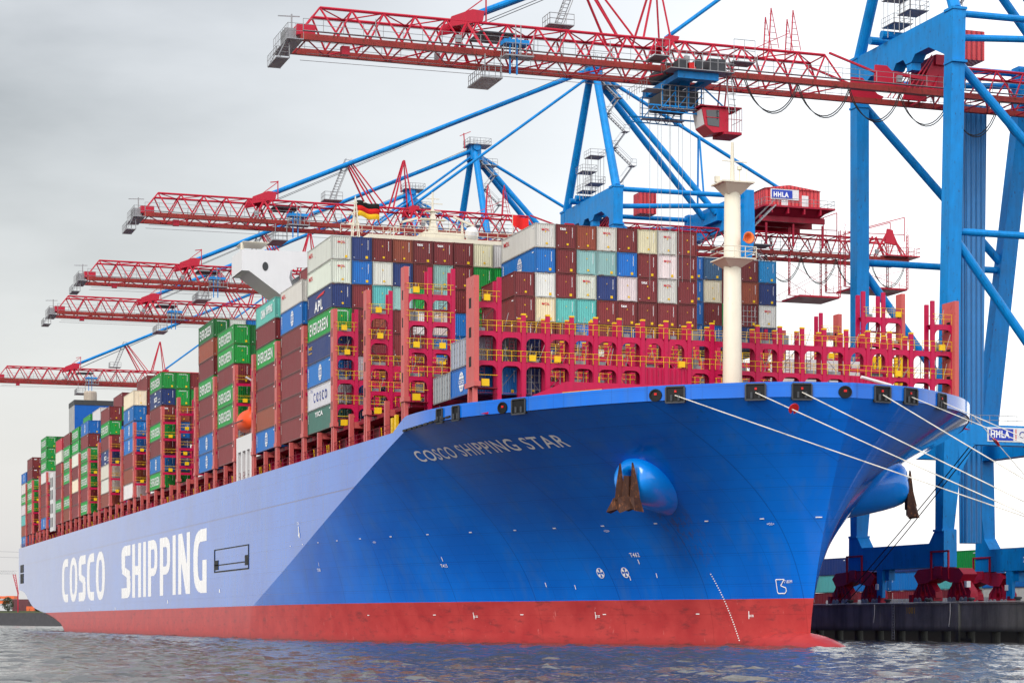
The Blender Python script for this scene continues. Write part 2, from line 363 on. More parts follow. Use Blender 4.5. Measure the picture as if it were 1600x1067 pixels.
for side in (-1, 1):
    up_, lo_ = [], []
    for X in XS:
        zk, zb = zkf(X), zbf(X)
        up_.append([(X, side * 29.3, 22.25 + (zk - 22.25) * j / 6) for j in range(7)])
        lo_.append([(X, side * 29.3 * max(0., 1 - j / 14) ** .38, zk + (zb - zk) * j / 14) for j in range(15)])
    strip(hb, up_); strip(hb, lo_)
    sideR, flare, bul, bin_, cap = [], [], [], [], []
    for s in SV:
        zz = z0(s); zt = 22.25
        sideR.append([tuple(HP(s, zt + (zz - zt) * j / 4, side)) for j in range(5)])
        flare.append([tuple(HP(s, zz * (1 - (j / 34)), side)) for j in range(35)] + [(wX(s), side * wY(s), -3)])
        X = tX(s)
        if X > 28:
            hgt = 22.25 + 1.35 * min(1, (X - 28.4) / 4.5) if X > 28.4 else 22.26
            p = HP(s, 22.3, side); n = np.array([0, side, 0.]) if s < .5 else HN(s, 21.9, side); n = np.array([n[0], n[1], 0]); n /= np.linalg.norm(n); q = p - n * .35
            if s > .995: q = np.array([p[0] - .35, 0, 0])
            bul.append([(p[0], p[1], 22.25), (p[0], p[1], hgt)]); cap.append([(p[0], p[1], hgt), (q[0], q[1], hgt)]); bin_.append([(q[0], q[1], hgt), (q[0], q[1], 22.2)])
    strip(hb, [r for r, s in zip(sideR, SV) if z0(s) < 22.2]); strip(hb, flare); strip(hb, bul); strip(hb, cap); strip(hb, bin_)
# transom
tr = [(-352.8, -29.3, 22.25), (-352.8, 29.3, 22.25), (-352.8, 29.3, 11.)] + [(-352.8, 29.3 * (1 - 2 * j / 16), 11. - .7 * (1 - abs(1 - 2 * j / 16))) for j in range(1, 16)] + [(-352.8, -29.3, 11.)]
hb.add(tr, [tuple(range(len(tr)))])
# bulbous bow
ns, nr = 28, 20; vs = []
for i in range(ns + 1):
    a = math.pi * i / ns
    for j in range(nr):
        b = 2 * math.pi * j / nr; rx = 15.8 if a < math.pi / 2 else 22.
        vs.append((61.5 + rx * math.cos(a), 4.3 * math.sin(a) * math.cos(b), -3.0 + 4.6 * math.sin(a) * math.sin(b)))
hb.add(vs, [(i * nr + j, i * nr + (j + 1) % nr, (i + 1) * nr + (j + 1) % nr, (i + 1) * nr + j) for i in range(ns) for j in range(nr)])
hull = hb.build('hull', 'hull_paint', ship, smooth=True)
# deck
db = MB(); rows = [[(X, -29.2, 22.2), (X, 29.2, 22.2)] for X in XS] + [[(tX(s) - .05, -max(tY(s) - .05, .0), 22.2), (tX(s) - .05, max(tY(s) - .05, 0.), 22.2)] for s in SV]
strip(db, rows); db.build('deck', 'coaming_red', ship)
# ---- writing on the side, letters made of thin slices
def letter(ch, x, y):
    """x, y in 0..1 -> inside?"""
    def se(x, y, cx, cy, rx, ry, p=2.4): return (abs((x - cx) / rx)) ** p + (abs((y - cy) / ry)) ** p <= 1
    if ch == 'O': return se(x, y, .5, .5, .5, .5, 2.3) and not se(x, y, .5, .5, .2, .33, 3)
    if ch == 'C': return (se(x, y, .8, .5, .8, .5, 3.0) and x <= 1) and not (x > .36 and .175 < y < .825 and not (x < .5 and not se(x, y, .62, .5, .26, .325, 3))) and not (x > .98)
    if ch == 'G':
        base = se(x, y, .8, .5, .8, .5, 3.0) and x <= 1
        hole = x > .34 and .2 < y < .80 and (x > .5 or se(x, y, .62, .5, .28, .30, 3))
        return base and (not hole or (x > .68 and y < .52))
    if ch == 'S':
        if y > .62: return se(x, y, .8, .78, .8, .24, 3) and not (x > .42 and y < .80 and not (y < .56)) or (x < .42 and y < .8 and se(x, y, .8, .74, .8, .30, 3))
        if y < .36: return se(x, y, .2, .22, .8, .24, 3) and (y < .19 or x > .58)
        m = .49 + (.5 - x) * .16
        return (abs(y - m) < .085 and x > .06 and x < .94) or (x < .42 and m < y < .63) or (x > .58 and .35 < y < m)
    if ch == 'H': return x < .33 or x > .67 or (.42 < y < .58)
    if ch == 'I': return True
    if ch == 'P':
        if x < .34 : return True
        return y > .36 and se(x, y, .3, .68, .7, .325, 3.2) and not (x < .70 and .50 < y < .84 and se(x, y, .3, .67, .42, .19, 3.2))
    if ch == 'N': return x < .27 or x > .73 or abs(y - (1.0 - (x - .13) / .74)) < .30
LT = [('C', 97.0, 106.8), ('O', 109, 121), ('S', 123, 134), ('C', 136, 147.4), ('O', 150, 164), ('S', 190, 204), ('H', 206.7, 220.6), ('I', 223.8, 228.2), ('P', 231.4, 246), ('P', 249.8, 266), ('I', 269.8, 274.7), ('N', 278.6, 297), ('G', 302.3, 323)]
def pxX(px, Y=-29.3):
    r = ray(px, 0); return CAMP[0] + r[0] * (Y - CAMP[1]) / r[1]
lb = MB(); NR = 72
for ch, a, b in LT:
    xa, xb = pxX(a), pxX(b); zl, zh = 6.75, 16.55
    for r in range(NR):
        y = (r + .5) / NR; ins = [letter(ch, (i + .5) / 60, y) for i in range(60)]; i = 0
        while i < 60:
            if ins[i]:
                j = i
                while j < 60 and ins[j]: j += 1
                X0, X1 = xa + (xb - xa) * i / 60, xa + (xb - xa) * j / 60; Z0, Z1 = zl + (zh - zl) * r / NR, zl + (zh - zl) * (r + 1) / NR
                lb.add([(X0, -29.312, Z0), (X1, -29.312, Z0), (X1, -29.312, Z1), (X0, -29.312, Z1)], [(0, 1, 2, 3)]); i = j
            else: i += 1
lb.build('hull_lettering', 'hull_white', hull)
# ---- name on the bow and small marks, laid on the curved plating
_ss = np.linspace(.2, 1, 801); 
def arc(z):
    P0 = np.array([HP(s, z) for s in _ss]); d = np.concatenate([[0], np.cumsum(np.linalg.norm(np.diff(P0, axis=0), axis=1))]); return d
A20 = arc(19.7)
def s_at(sref, u, A=A20): return float(np.interp(np.interp(sref, _ss, A) + u, A, _ss))
nb = MB()
def onhull(s_ref, zb_, A=A20, off=.06):
    def fn(u, v):
        s = s_at(s_ref, u, A); return tuple(HP(s, zb_ + v) + HN(s, zb_ + v) * off)
    return fn
L0 = np.interp(.806, _ss, A20) - np.interp(.6, _ss, A20)
vs, fs, W_, H_ = text_polys('COSCO SHIPPING STAR', .012)
def sub(vs, fs, W_, n=90):      # slice long faces along u so the letters bend with the plating
    return vs, fs
put_text(nb, 'COSCO SHIPPING STAR', onhull(.598, 19.15), 1.08, bold=.012, width=L0)
nb.build('name_lettering', 'hull_white', hull)
A7 = arc(9.)
def small(txt, s, z, h, A=A7): q = MB(); put_text(q, txt, onhull(s, z, A), h, bold=.01); q.build('hull_mark' if '=' in txt else 'frame_number', 'hull_white', hull)
nb = MB()
small('T462', .779, 8.8, .42); small('T415', .54, 8.3, .38); small('T380', .292, 8.45, .38)
def mark(s, z, w_, h_, A=A7):
    f = onhull(s, z, A, .05); nb.add([f(0, 0), f(w_, 0), f(w_, h_), f(0, h_)], [(0, 1, 2, 3)])
for k in range(15): mark(.20 + k * .0565, 11.85, .45, .10)
for s in (.45, .765, .94): small('=DS=', s, 11.3, .22)
for k, (s, z) in enumerate([(.785, 8.1), (.545, 9.0), (.30, 9.1), (.66, 6.0), (.70, 5.7), (.77, 6.5), (.80, 6.7)]): mark(s, z, .1, .45)
for k in range(30):
    z = .5 + k * .22; mark(.895 - .033 * (z / 7.2), z, .16, .10)
for s in (.40, .51, .62, .73, .84): mark(s, 3.05, .5, .09); 
for s in (.565, .72, .905): mark(s, 2.6, .09, .75); small('==', s, 2.8, .2)
# thruster symbols: ring with crossed blades
def ring_mark(s, z, r):
    nb = MB()
    f = onhull(s, z, A7, .07); n = 28
    nb.add([f(r + math.cos(2 * math.pi * i / n) * q, math.sin(2 * math.pi * i / n) * q) for q in (r, r * .86) for i in range(n)], [(i, (i + 1) % n, n + (i + 1) % n, n + i) for i in range(n)])
    for k in range(4):
        a = math.pi / 4 + k * math.pi / 2
        nb.add([f(r + math.cos(a + da) * q, math.sin(a + da) * q) for q, da in ((.12 * r, 0), (.8 * r, -.42), (.88 * r, 0), (.8 * r, .42))], [(0, 1, 2, 3)])
    nb.build('thruster_mark', 'hull_white', hull)
ring_mark(.735, 7.3, .52); ring_mark(.763, 7.3, .52)
nb.build('draft_marks', 'hull_white', hull)
# bulbous bow symbol
nb = MB()
f = onhull(.94, 5.0, A7, .06); P5 = [(0, 1.3), (.15, .15), (.25, 0), (1.15, 0), (1.35, .2), (1.3, .5), (.6, .72), (1.1, 1.3), (0, 1.3)]
for a, b in zip(P5[:-1], P5[1:]):
    dx, dy = b[0] - a[0], b[1] - a[1]; l = math.hypot(dx, dy); nx, ny = -dy / l * .045, dx / l * .045
    nb.add([f(a[0] + nx, a[1] + ny), f(b[0] + nx, b[1] + ny), f(b[0] - nx, b[1] - ny), f(a[0] - nx, a[1] - ny)], [(0, 1, 2, 3)])
put_text(nb, '7.80M', onhull(.951, 5.95, A7), .28)
nb.build('bulb_mark', 'hull_white', hull)
# pointer arrow on the side
nb = MB()
nb.add([(-15.4, -29.36, 14.2), (-15.1, -29.36, 14.2), (-14.9, -29.36, 13.3), (-14.6, -29.36, 13.4), (-14.6, -29.36, 12.7), (-15.4, -29.36, 13.1), (-15.2, -29.36, 13.3)], [(0, 1, 2, 3, 4, 5, 6)])
put_text(nb, 'TUG', lambda u, v: (-16 + u, -29.36, 14.4 + v), .4)
for px, z in ((400, 9), (343, 8.6), (262, 7.4), (180, 6.6), (140, 6.6), (560, 7)): 
    X = pxX(px); nb.box(X, X + .6, -29.36, -29.33, z - 2, z - 1.5) if X < -50 else None
nb.build('tug_mark', 'hull_white', hull)
# pilot door recess and stern opening
rb = MB(); xa, xb = pxX(335), pxX(389)
for (u0, u1, v0, v1) in ((xa, xb, 12.9, 13.05), (xa, xb, 9.6, 9.8), (xa, xa + .5, 9.8, 12.9), (xb - .4, xb, 9.8, 12.9), (xb - 2.6, xb - .4, 10.2, 11.6), (xa + .5, xa + 3.2, 10, 11.4), (xa, xb - 3, 10.6, 10.75)): rb.box(u0, u1, -29.36, -29.25, v0, v1)
xa, xb = pxX(32), pxX(37); rb.box(xa, xb, -29.36, -29.2, 12.6, 15.2); rb.box(xa, xb, -29.36, -29.2, 15.5, 17.6)
for k in range(9): X = 32.5 + k * 1.9; rb.box(X, X + 1.3, -29.38, -29.2, 22.0, 22.22)
rb.build('side_openings', 'black_recess', hull)
# ---- fairleads in the bulwark
def px_of(P):
    q = np.array(P) - CAMP; return HX + FPX * (q @ RT) / (q @ FW)
def find_s(px, side, z=22.9):
    ss = np.linspace(.5 if side < 0 else .8, 1, 600); xs = [px_of((tX(s), side * tY(s), z)) for s in ss]
    k = int(np.argmin([abs(x - px) for x in xs])) if side < 0 else 599 - int(np.argmin([abs(x - px) for x in xs[::-1]]))
    return ss[k]
def frame_at(s, side, z):
    p = np.array([tX(s), side * tY(s), z]); a = np.array([tX(min(s + .003, 1)) - tX(max(s - .003, 0)), side * (tY(min(s + .003, 1)) - tY(max(s - .003, 0))), 0.]); a /= np.linalg.norm(a)
    if side > 0: a = -a
    if s > .999: a = np.array([0, 1., 0])
    n = np.array([a[1], -a[0], 0]); return p, a, n
FAIR = []
for px, side, kind in [(688, -1, 'r'), (713, -1, 'r'), (786, -1, 'o'), (811, -1, 'R'), (1024, -1, 'o'), (1056, -1, 'R'), (1181, -1, 'R'), (1253, -1, 'R'), (1321, -1, 'o'), (1378, 1, 'R'), (1423, 1, 'R'), (1471, 1, 'R')]:
    s = find_s(px, side); p, a, n = frame_at(s, side, 22.75); FAIR.append((px, p, a, n))
    k = MB(); up3 = np.array([0, 0, 1.])
    def B(u0, u1, v0, v1, d0, d1):
        k.add([p + a * u + up3 * v + n * d for d in (d0, d1) for u, v in ((u0, v0), (u1, v0), (u1, v1), (u0, v1))], [(0, 1, 2, 3), (4, 5, 6, 7), (0, 1, 5, 4), (1, 2, 6, 5), (2, 3, 7, 6), (3, 0, 4, 7)])
    if kind == 'o':
        m = 20; vs = []
        for r, d in ((.62, 0), (.62, .12), (.48, .12), (.46, .03)): vs += [p + a * math.cos(2 * math.pi * i / m) * r + up3 * (math.sin(2 * math.pi * i / m) * r * .9) + n * d for i in range(m)]
        k.add(vs, [(q * m + i, q * m + (i + 1) % m, (q + 1) * m + (i + 1) % m, (q + 1) * m + i) for q in range(3) for i in range(m)] + [tuple(range(3 * m, 4 * m))])
        o = k.build('fairlead', 'black_recess', hull)
        k = MB(); B(-.12, .14, .0, .2, .03, .1); k.build('chock', 'bright_red', hull)
    else:
        wd = .85 if kind == 'R' else .6
        k.add([p + a * u + up3 * v + n * .04 for u, v in ((-wd - .12, -.75), (wd + .12, -.75), (wd, .72), (-wd, .72))] + [p + a * u + up3 * v - n * .1 for u, v in ((-wd - .12, -.75), (wd + .12, -.75), (wd, .72), (-wd, .72))], [(0, 1, 2, 3), (4, 5, 6, 7), (0, 1, 5, 4), (1, 2, 6, 5), (2, 3, 7, 6), (3, 0, 4, 7)])
        o = k.build('fairlead', 'black_recess', hull)
        k = MB(); B(-wd - .05, wd + .05, -.8, -.66, .04, .16); B(-wd, wd, .62, .74, .04, .16); B(-wd - .1, -wd + .04, -.7, .62, .04, .16); B(wd - .04, wd + .1, -.7, .62, .04, .16)
        for u in (-.35, .35): k.tube(p + a * u - up3 * .6 + n * .1, p + a * u - up3 * .05 + n * .1, .13, 8)
        k.build('roller_frame', 'dark_steel', hull)
        if kind == 'R' and px > 900: k = MB(); B(-.08, .12, .16, .36, .05, .1); k.build('chock', 'bright_red', hull)
# ---- anchor bolsters
for side in (-1, 1):
    k = MB(); base = np.array([55.4, side * 8.3, 15.0]); tip = np.array([59.2, side * 14.9, 16.1]); ax = tip - base; Lx = np.linalg.norm(ax); ax /= Lx
    e1 = np.cross(ax, [0, 0, 1.]); e1 /= np.linalg.norm(e1); e2 = np.cross(e1, ax); rows = []
    for tt, r in ((-.2, 3.2), (.1, 3.15), (.4, 3.05), (.62, 2.9), (.78, 2.7), (.88, 2.45), (.94, 2.15), (.98, 1.75), (1.0, 1.2), (.985, .8), (.93, .6), (.8, .5)):
        c = base + ax * Lx * tt; rows.append([tuple(c + e1 * math.cos(2 * math.pi * i / 40) * r * .95 + e2 * math.sin(2 * math.pi * i / 40) * r * .84) for i in range(41)])
    strip(k, rows); bo = k.build('anchor_bolster', 'bolster_blue', hull, smooth=True)
def anchor(side, label):
    t_ = np.array([59.5 - (.6 if side > 0 else 0), side * (15.0 if side < 0 else 14.9), 15.1]); root = empty('anchor', tuple(t_ + np.array([0, 0, 1.2])), label, 'anchor', 'bower anchors of the ship')
    O = np.array(root.location); n_ = np.array([.52, side * .854, 0]); e_ = np.array([.854, -side * .52, 0])
    def T(x, y, z): return tuple(t_ + e_ * x + n_ * y + np.array([0, 0, z]))
    def hull_of(pts, faces, name):
        k = MB(O); k.add([T(*p) for p in pts], faces); return k.build(name, 'anchor_rust', root)
    k = MB(O); k.tube(T(0, -1.6, .45), T(0, .15, .55), .34, 12); k.tube(T(0, .1, .9), T(0, .25, -1.7), .38, 8, .5); k.build('shank', 'anchor_rust', root)
    for d in (-1, 1):
        c = d * .85
        hull_of([(c - .62, .1, -1.2), (c + .62, .1, -1.2), (c, .95, -1.35), (c, -.1, -1.2), (c - .42, .15, .2), (c + .42, .15, .2), (c, .6, .1), (c, 0, .2), (c - d * .12, .35, 2.15), (c + .10 - d * .12, .25, 2.1), (c - .10 - d * .12, .25, 2.1)],
                [(0, 4, 6, 2), (1, 2, 6, 5), (0, 3, 7, 4), (3, 1, 5, 7), (4, 10, 8, 6), (5, 6, 8, 9), (4, 7, 10), (7, 5, 9), (7, 9, 10), (8, 10, 9), (0, 2, 1, 3)], 'fluke')
    lo = [(-1.95, .1, -2.55), (-1.0, 0, -2.15), (0, -.1, -2.4), (1.0, 0, -2.15), (1.95, .1, -2.55), (1.7, 1.15, -2.45), (.85, .65, -2.2), (0, 1.25, -2.6), (-.85, .65, -2.2), (-1.7, 1.15, -2.45)]
    hi = [(-1.45, .1, -1.15), (-.8, 0, -1.), (0, -.1, -1.35), (.8, 0, -1.), (1.45, .1, -1.15), (1.2, .7, -1.15), (.6, .8, -1.05), (0, .8, -1.5), (-.6, .8, -1.05), (-1.2, .7, -1.15)]
    n = 10; hull_of(lo + hi, [(i, (i + 1) % n, n + (i + 1) % n, n + i) for i in range(n)] + [tuple(range(n)), tuple(range(n, 2 * n))[::-1]], 'crown')
anchor(-1, 'rusty anchor hanging from the near bow bolster, right of the white ship name')
anchor(1, 'rusty anchor on the far side of the bow, against the pale sky')
# ---- breakwater and small gear on the forecastle
k = MB(); prof = [(-26.8, 22.3), (-24.6, 22.9), (-18.0, 25.7), (18.0, 25.7), (24.6, 22.9), (26.8, 22.3)]
k.prism(prof, 0, 50.6, 50.9)
for y in range(-16, 17, 2): k.prism([(50.9, 22.3), (51.9, 22.3), (50.9, 25.2)], 1, y - .04, y + .04)
k.build('breakwater', 'lashing_red', ship)
k = MB()
for a, b in (((52.6, -19), (56.5, -16.5)), ((58, -14), (62, -11)), ((66, 4), (64, 9)), ((63.5, 10.5), (60, 15))):
    n = 5
    for i in range(n + 1):
        x = a[0] + (b[0] - a[0]) * i / n; y = a[1] + (b[1] - a[1]) * i / n; k.tube((x, y, 22.2), (x, y, 24.45), .04, 5)
    for z in (23.9, 24.4): k.tube((*a, z), (*b, z), .04, 5)
k.build('forecastle_railing', 'yellow_paint', ship)
for (x, y, r) in ((60.5, 4.2, 1.9), (60.5, 10.9, 1.9)):
    k = MB(); k.rev((x, y, 23.2), [(r, -.12), (r, .12), (r - .3, .12), (r - .3, -.12), (r, -.12)], 28, 'x'); k.rev((x, y, 23.2), [(.4, -1.2), (.4, 1.2)], 12, 'x')
    for i in range(6): a = i * math.pi / 3; k.bar((x, y, 23.2), (x, y + math.cos(a) * (r - .2), 23.2 + math.sin(a) * (r - .2)), .15)
    k.build('mooring_winch', 'post_pink', ship)
k = MB(); k.path([(62, 12.4, 22.3), (62, 12.4, 24.4), (62, 11.4, 25.2), (62, 8.2, 25.9)], .16, 8); k.build('deck_crane', 'white_paint', ship)
# ---- foremast
k = MB(); prof_ = [(1.02, 22.2), (.98, 26), (.80, 46.2)]
k.rev((50.2, 0, 0), prof_, 20); k.build('foremast', 'cream_paint', ship, smooth=False).data.polygons.foreach_set('use_smooth', [True] * 42)
mast = [o for o in ship.children if o.name.startswith('foremast')][0]
k = MB(); k.frus((49.4, 51, -.7, .7, 37.8), (48.7, 51.9, -1.6, 1.7, 38.5)); k.box(48.6, 52.0, -1.7, 1.8, 38.5, 38.62)
for z in (39.2, 39.7):
    for a, b in (((48.6, -1.7), (52., -1.7)), ((52., -1.7), (52., 1.8)), ((52., 1.8), (48.6, 1.8))): k.tube((*a, z), (*b, z), .04, 5)
for y in (-1.7, -.6, .6, 1.8): k.tube((52., y, 38.6), (52., y, 39.7), .04, 5)
k.build('mast_platform', 'cream_paint', mast); k = MB(); k.frus((49.6, 50.8, -.7, .7, 45.1), (49, 51.8, -1.5, 1.5, 46.1)); k.box(48.9, 51.9, -1.8, 1.7, 46.1, 46.25)
k.build('mast_platform', 'cream_paint', mast)
k = MB(); k.tube((50.2, 0, 46.2), (50.2, 0, 50.4), .28, 8, .16); k.bar((50.2, -1.1, 48.5), (50.2, 1.6, 48.5), .1); k.tube((50.2, .8, 46.3), (50.2, .8, 48.1), .08, 6); k.rev((50.2, .8, 47.7), [(.25, 0), (.25, .35)], 10)
k.tube((50.2, 1.6, 46.3), (50.2, 1.6, 47.8), .05); k.box(50, 50.4, -1.9, -1.4, 46.3, 46.9); k.build('mast_top', 'cream_paint', mast)
k = MB(); k.rev((50.9, 1.0, 40.6), [(.18, 0), (.22, .5), (.42, .95), (.62, 1.1), (.5, .9), (.16, .5)], 16, 'x'); k.build('foghorn', 'horn_orange', mast, smooth=True)
# ---- hatch coaming along both sides, cross hatches, deck-edge railing
def side_x(X): return 29.3
k = MB(); 
k.box(-335, 30, -25.8, 25.8, 22.2, 24.6); k.box(-335, 30.4, -28.0, 28.0, 24.75, 25.22)
k.build('hatch_coaming', 'coaming_red', ship)
k = MB()
for i in range(74):
    X = -338 + i * 5.0
    if X > 30: break
    k.box(X - .12, X + .12, -26.3, -25.8, 22.3, 24.5)
    if i % 2: k.box(X + 1.2, X + 2.0, -26.6, -25.8, 22.3, 23.3 + .5 * R_.random())
    if i % 3 == 0: k.box(X + 2.6, X + 4.1, -27.6, -27.2, 22.6, 23.6)
k.build('coaming_stiffeners', 'lashing_red', ship)
k = MB()
for i in range(150):
    X = -350 + i * 2.5
    if X > 27: break
    k.tube((X, -29.1, 22.2), (X, -29.1, 23.3), .03, 4, cap=False)
    if i % 4 == 1: k.bar((X, -28.2, 22.3), (X + .5, -28.7, 23.3), .10)
for z in (22.8, 23.3): k.tube((-350, -29.1, z), (27, -29.1, z), .03, 4)
k.build('deck_railing', 'coaming_red', ship)
k = MB()
for i in range(60):
    X = -345 + i * 6.3 + R_.random()
    if X > 27: break
    k.bar((X, -28.4, 22.3), (X + .45, -28.6, 23.4), .12)
    if i % 3 == 0: k.bar((X + 1, -28.4, 22.3), (X + 1.3, -28.6, 23.4), .12)
k.box(26.2, 26.9, -28.9, -28.6, 22.4, 24); k.box(27.6, 28.3, -28.9, -28.6, 22.6, 24.2)
k.build('pipe_vents', 'yellow_paint', ship)
# container supports at mid-bay
BAYX = [0, 1, 2, 3.81, 4.81, 5.83, 6.87, 7.9, 8.9, 9.92, 10.93, 11.95, 12.98, 14.0, 15.0, 16.0, 17.0, 19.0, 20.03, 21.1, 22.1]
for n_ in [-2, -1] + BAYX[:-1]:
    X = -15.3 * n_ - 6.1
    k = MB((X, -28.9, 22.2)); k.box(X - .25, X + .25, -29.1, -28.6, 22.2, 25.15 if n_ >= 0 else 26.0); k.box(X - .2, X + .2, -28.9, -26.2, 24.4, 25.1)
    o = k.build('container_support', 'post_pink', ship); o.location = (X, -28.9, 22.2)
# ---- lashing bridges
def arch(mb, y0, y1, za, zb, x, rad, side_w=.12, top=.55, bot=.08, th=.12, n=5):
    oy0, oy1, oz0, oz1 = y0 + side_w, y1 - side_w, za + bot, zb - top; r = min(rad, (oy1 - oy0) / 2 - .01, (oz1 - oz0) / 2 - .01)
    inn = []
    for cy_, cz_, a0 in ((oy1 - r, oz1 - r, 0), (oy0 + r, oz1 - r, 90), (oy0 + r, oz0 + .1, 180), (oy1 - r, oz0 + .1, 270)):
        for i in range(n + 1):
            a = math.radians(a0 + 90 * i / n); rr = r if a0 < 180 else .1
            cyy = cy_ if a0 < 180 else (oy0 + .1 if a0 == 180 else oy1 - .1)
            inn.append((cyy + rr * math.cos(a), cz_ + rr * math.sin(a)))
    outp = []
    for (py, pz) in inn:
        my, mz = (y0 + y1) / 2, (za + zb) / 2; dy, dz = py - my, pz - mz
        s_ = min(((y1 - y0) / 2) / max(abs(dy), 1e-6), ((zb - za) / 2) / max(abs(dz), 1e-6)); outp.append((my + dy * s_, mz + dz * s_))
    m = len(inn)
    vs = [(x, *p) for p in inn] + [(x, *p) for p in outp] + [(x - th, *p) for p in inn]
    mb.add(vs, [(i, (i + 1) % m, m + (i + 1) % m, m + i) for i in range(m)] + [(i, (i + 1) % m, 2 * m + (i + 1) % m, 2 * m + i) for i in range(m)])
class RailSet:
    def __init__(s, o): s.o = o; s.d = {}
    def tube(s, p, q, r, n=4, cap=True):
        lv = round((min(p[2], q[2]) - 25.3) / 2.86 - .05); s.d.setdefault(lv, MB(s.o)).tube(p, q, r, n, cap=cap)
def bx_box(L_, X, base, *a): k = MB((X, 0, base)); k.box(*a); L_.append(('junction_box', k))
def lashing_bridge(X, i0, i1, wing=1, top=39., cols=None, outer=1.3, detail=True, low=32.4, holes=(), mirror=True, base=22.2):
    """i0..i1 post columns across the ship; wing = number of columns that rise to the full height"""
    Y = lambda i: -28.95 + 2.525 * i
    parts = MB((X, 0, base)); prt = parts; wk = MB((X, 0, base)); rl = RailSet((X, 0, base)); bx = []; rods = MB((X, 0, base)); caps = []
    ids = list(range(i0, i1 + 1)) if cols is None else [i for i in range(i0, i1 + 1) if i - i0 in cols or (mirror and i1 - i in cols)]
    lv_low = [27.8, 30.7]; lv_wing = [z for z in (27.8, 30.7, 33.55, 36.4) if z < top - 1.5]
    isw = lambda i: (i - i0 <= wing) or (mirror and i1 - i <= wing)
    root = None; posts = []
    for i in ids:
        t_ = top if isw(i) else low
        k = MB((X, Y(i), base))
        if i == i0 or (i == i1 and mirror):
            sd_ = -1 if i == i0 else 1; y = Y(i)
            k.box(X - outer / 2, X + outer / 2, y - .25, y + .25, 25.6, t_)
            k.box(X - outer * .62, X + outer * .62, y - .32, y + .32, 25.2, 25.7)
            for d in (-1, 1): k.frus((X + d * outer * .36 - .24, X + d * outer * .36 + .24, y - .2, y + .2, base), (X + d * outer * .28 - .2, X + d * outer * .28 + .2, y - .2, y + .2, 25.2))
            posts.append(('p', k, i)); sl = MB((X, y, base)); z = 27.2
            while z < t_ - .8: sl.box(X - .14 * outer, X + .14 * outer, y - .262, y - .245, z, z + 1.0); z += 2.86
            posts.append(('s', sl, i))
        else:
            for d in (-.62, .62): k.box(X + d - .15, X + d + .15, Y(i) - .21, Y(i) + .21, 22.3, t_ if d > 0 else t_ - .25)
            posts.append(('p', k, i))
        if not isw(i) and detail:
            k = MB((X, 0, base)); caps.append(('post_cap', k))
            for d in (-.62, .62): k.box(X + d - .17, X + d + .17, Y(i) - .23, Y(i) + .23, t_ - (.0 if d > 0 else .25), t_ + (.16 if d > 0 else -.09))
    for a in ids[:-1]:
        b = a + 1
        if b not in ids: continue
        both = isw(a) and isw(b); lv = lv_wing if both else lv_low; y0, y1 = Y(a) + .21, Y(b) - .21; prev = 24.7
        for li, z in enumerate(lv):
            if detail:
                if (a - i0) in holes:
                    arch(prt, y0, y1, prev, z, X + .70, 1.1, .28, .5, .75, .14) if li else prt.box(X + .5, X + .68, y0, y1, 24.4, z)
                    if not li:
                        for q in range(4): prt.box(X + .68, X + .78, y0 + .3 + q * .5, y0 + .36 + q * .5, 24.4, z - .1)
                else: arch(prt, y0, y1, prev, z, X + .70, .62, .07, .55 if li == len(lv) - 1 else .42, .02, .14)
                prt.box(X - .72, X - .60, y0 - .22, y1 + .22, z - .4, z)
                rods.tube((X - .55, y0, prev + .2), (X - .55, y1, z - .5), .03, 4, cap=False) if R_.random() < .6 else rods.tube((X - .55, y1, prev + .2), (X - .55, y0, z - .5), .03, 4, cap=False)
                if R_.random() < .45: yy = y0 + R_.uniform(.3, 1.5); rods.tube((X - .3, yy, prev), (X - .3, yy, z), .05, 5, cap=False)
                if R_.random() < .3: yy = y0 + R_.uniform(.3, 1.2); [wk.box(X + .2, X + .26, yy, yy + .45, prev + q * .35, prev + q * .35 + .04) for q in range(8)]; wk.box(X + .2, X + .26, yy - .03, yy, prev, z); wk.box(X + .2, X + .26, yy + .45, yy + .48, prev, z)
                if X < 40: prt.box(X - .72, X - .62, y0, y1, (prev + z) / 2 - .1, (prev + z) / 2 + .08)
            else:
                prt.box(X + .56, X + .70, y0 - .22, y1 + .22, z - .4, z)
            wk.box(X - .56, X + .52, y0 - .25, y1 + .25, z - .05, z + .02)
            rr = .026
            for zz in (z + .55, z + 1.05): rl.tube((X + .80, y0 - .25, zz), (X + .80, y1 + .25, zz), rr, 4, cap=False)
            rl.tube((X - .80, y0 - .25, z + 1.05), (X - .80, y1 + .25, z + 1.05), rr, 4, cap=False)
            if detail:
                for yy in (y0 + .1, (y0 + y1) / 2, y1 - .1): rl.tube((X + .80, yy, z), (X + .80, yy, z + 1.05), .026, 4, cap=False)
                if R_.random() < .2: yy = y0 + .3 + R_.random(); bx_box(bx, X, base, X + .72, X + .95, yy, yy + .65, z + .1, z + .7)
                for q in range(3):
                    if R_.random() < .75:
                        yy = y0 + R_.random() * 1.5; rods.tube((X + .4, yy, z + .02), (X + .5, yy + R_.uniform(-.5, .7), z + R_.uniform(.7, 1.9)), .03, 4, cap=False)
                if R_.random() < .5: rods.box(X - .2, X + .3, y0 + .3, y0 + .9 + R_.random(), z + .02, z + .4)
                if R_.random() < .12: rods.box(X - .5, X - .4, y0 + .2, y1 - .8, z + .02, z + 1.1)
            elif (a - i0 + li) % 2 == 0: yy = y0 + .7; bx_box(bx, X, base, X + .72, X + .95, yy, yy + .65, z + .1, z + .65)
            prev = z + .0
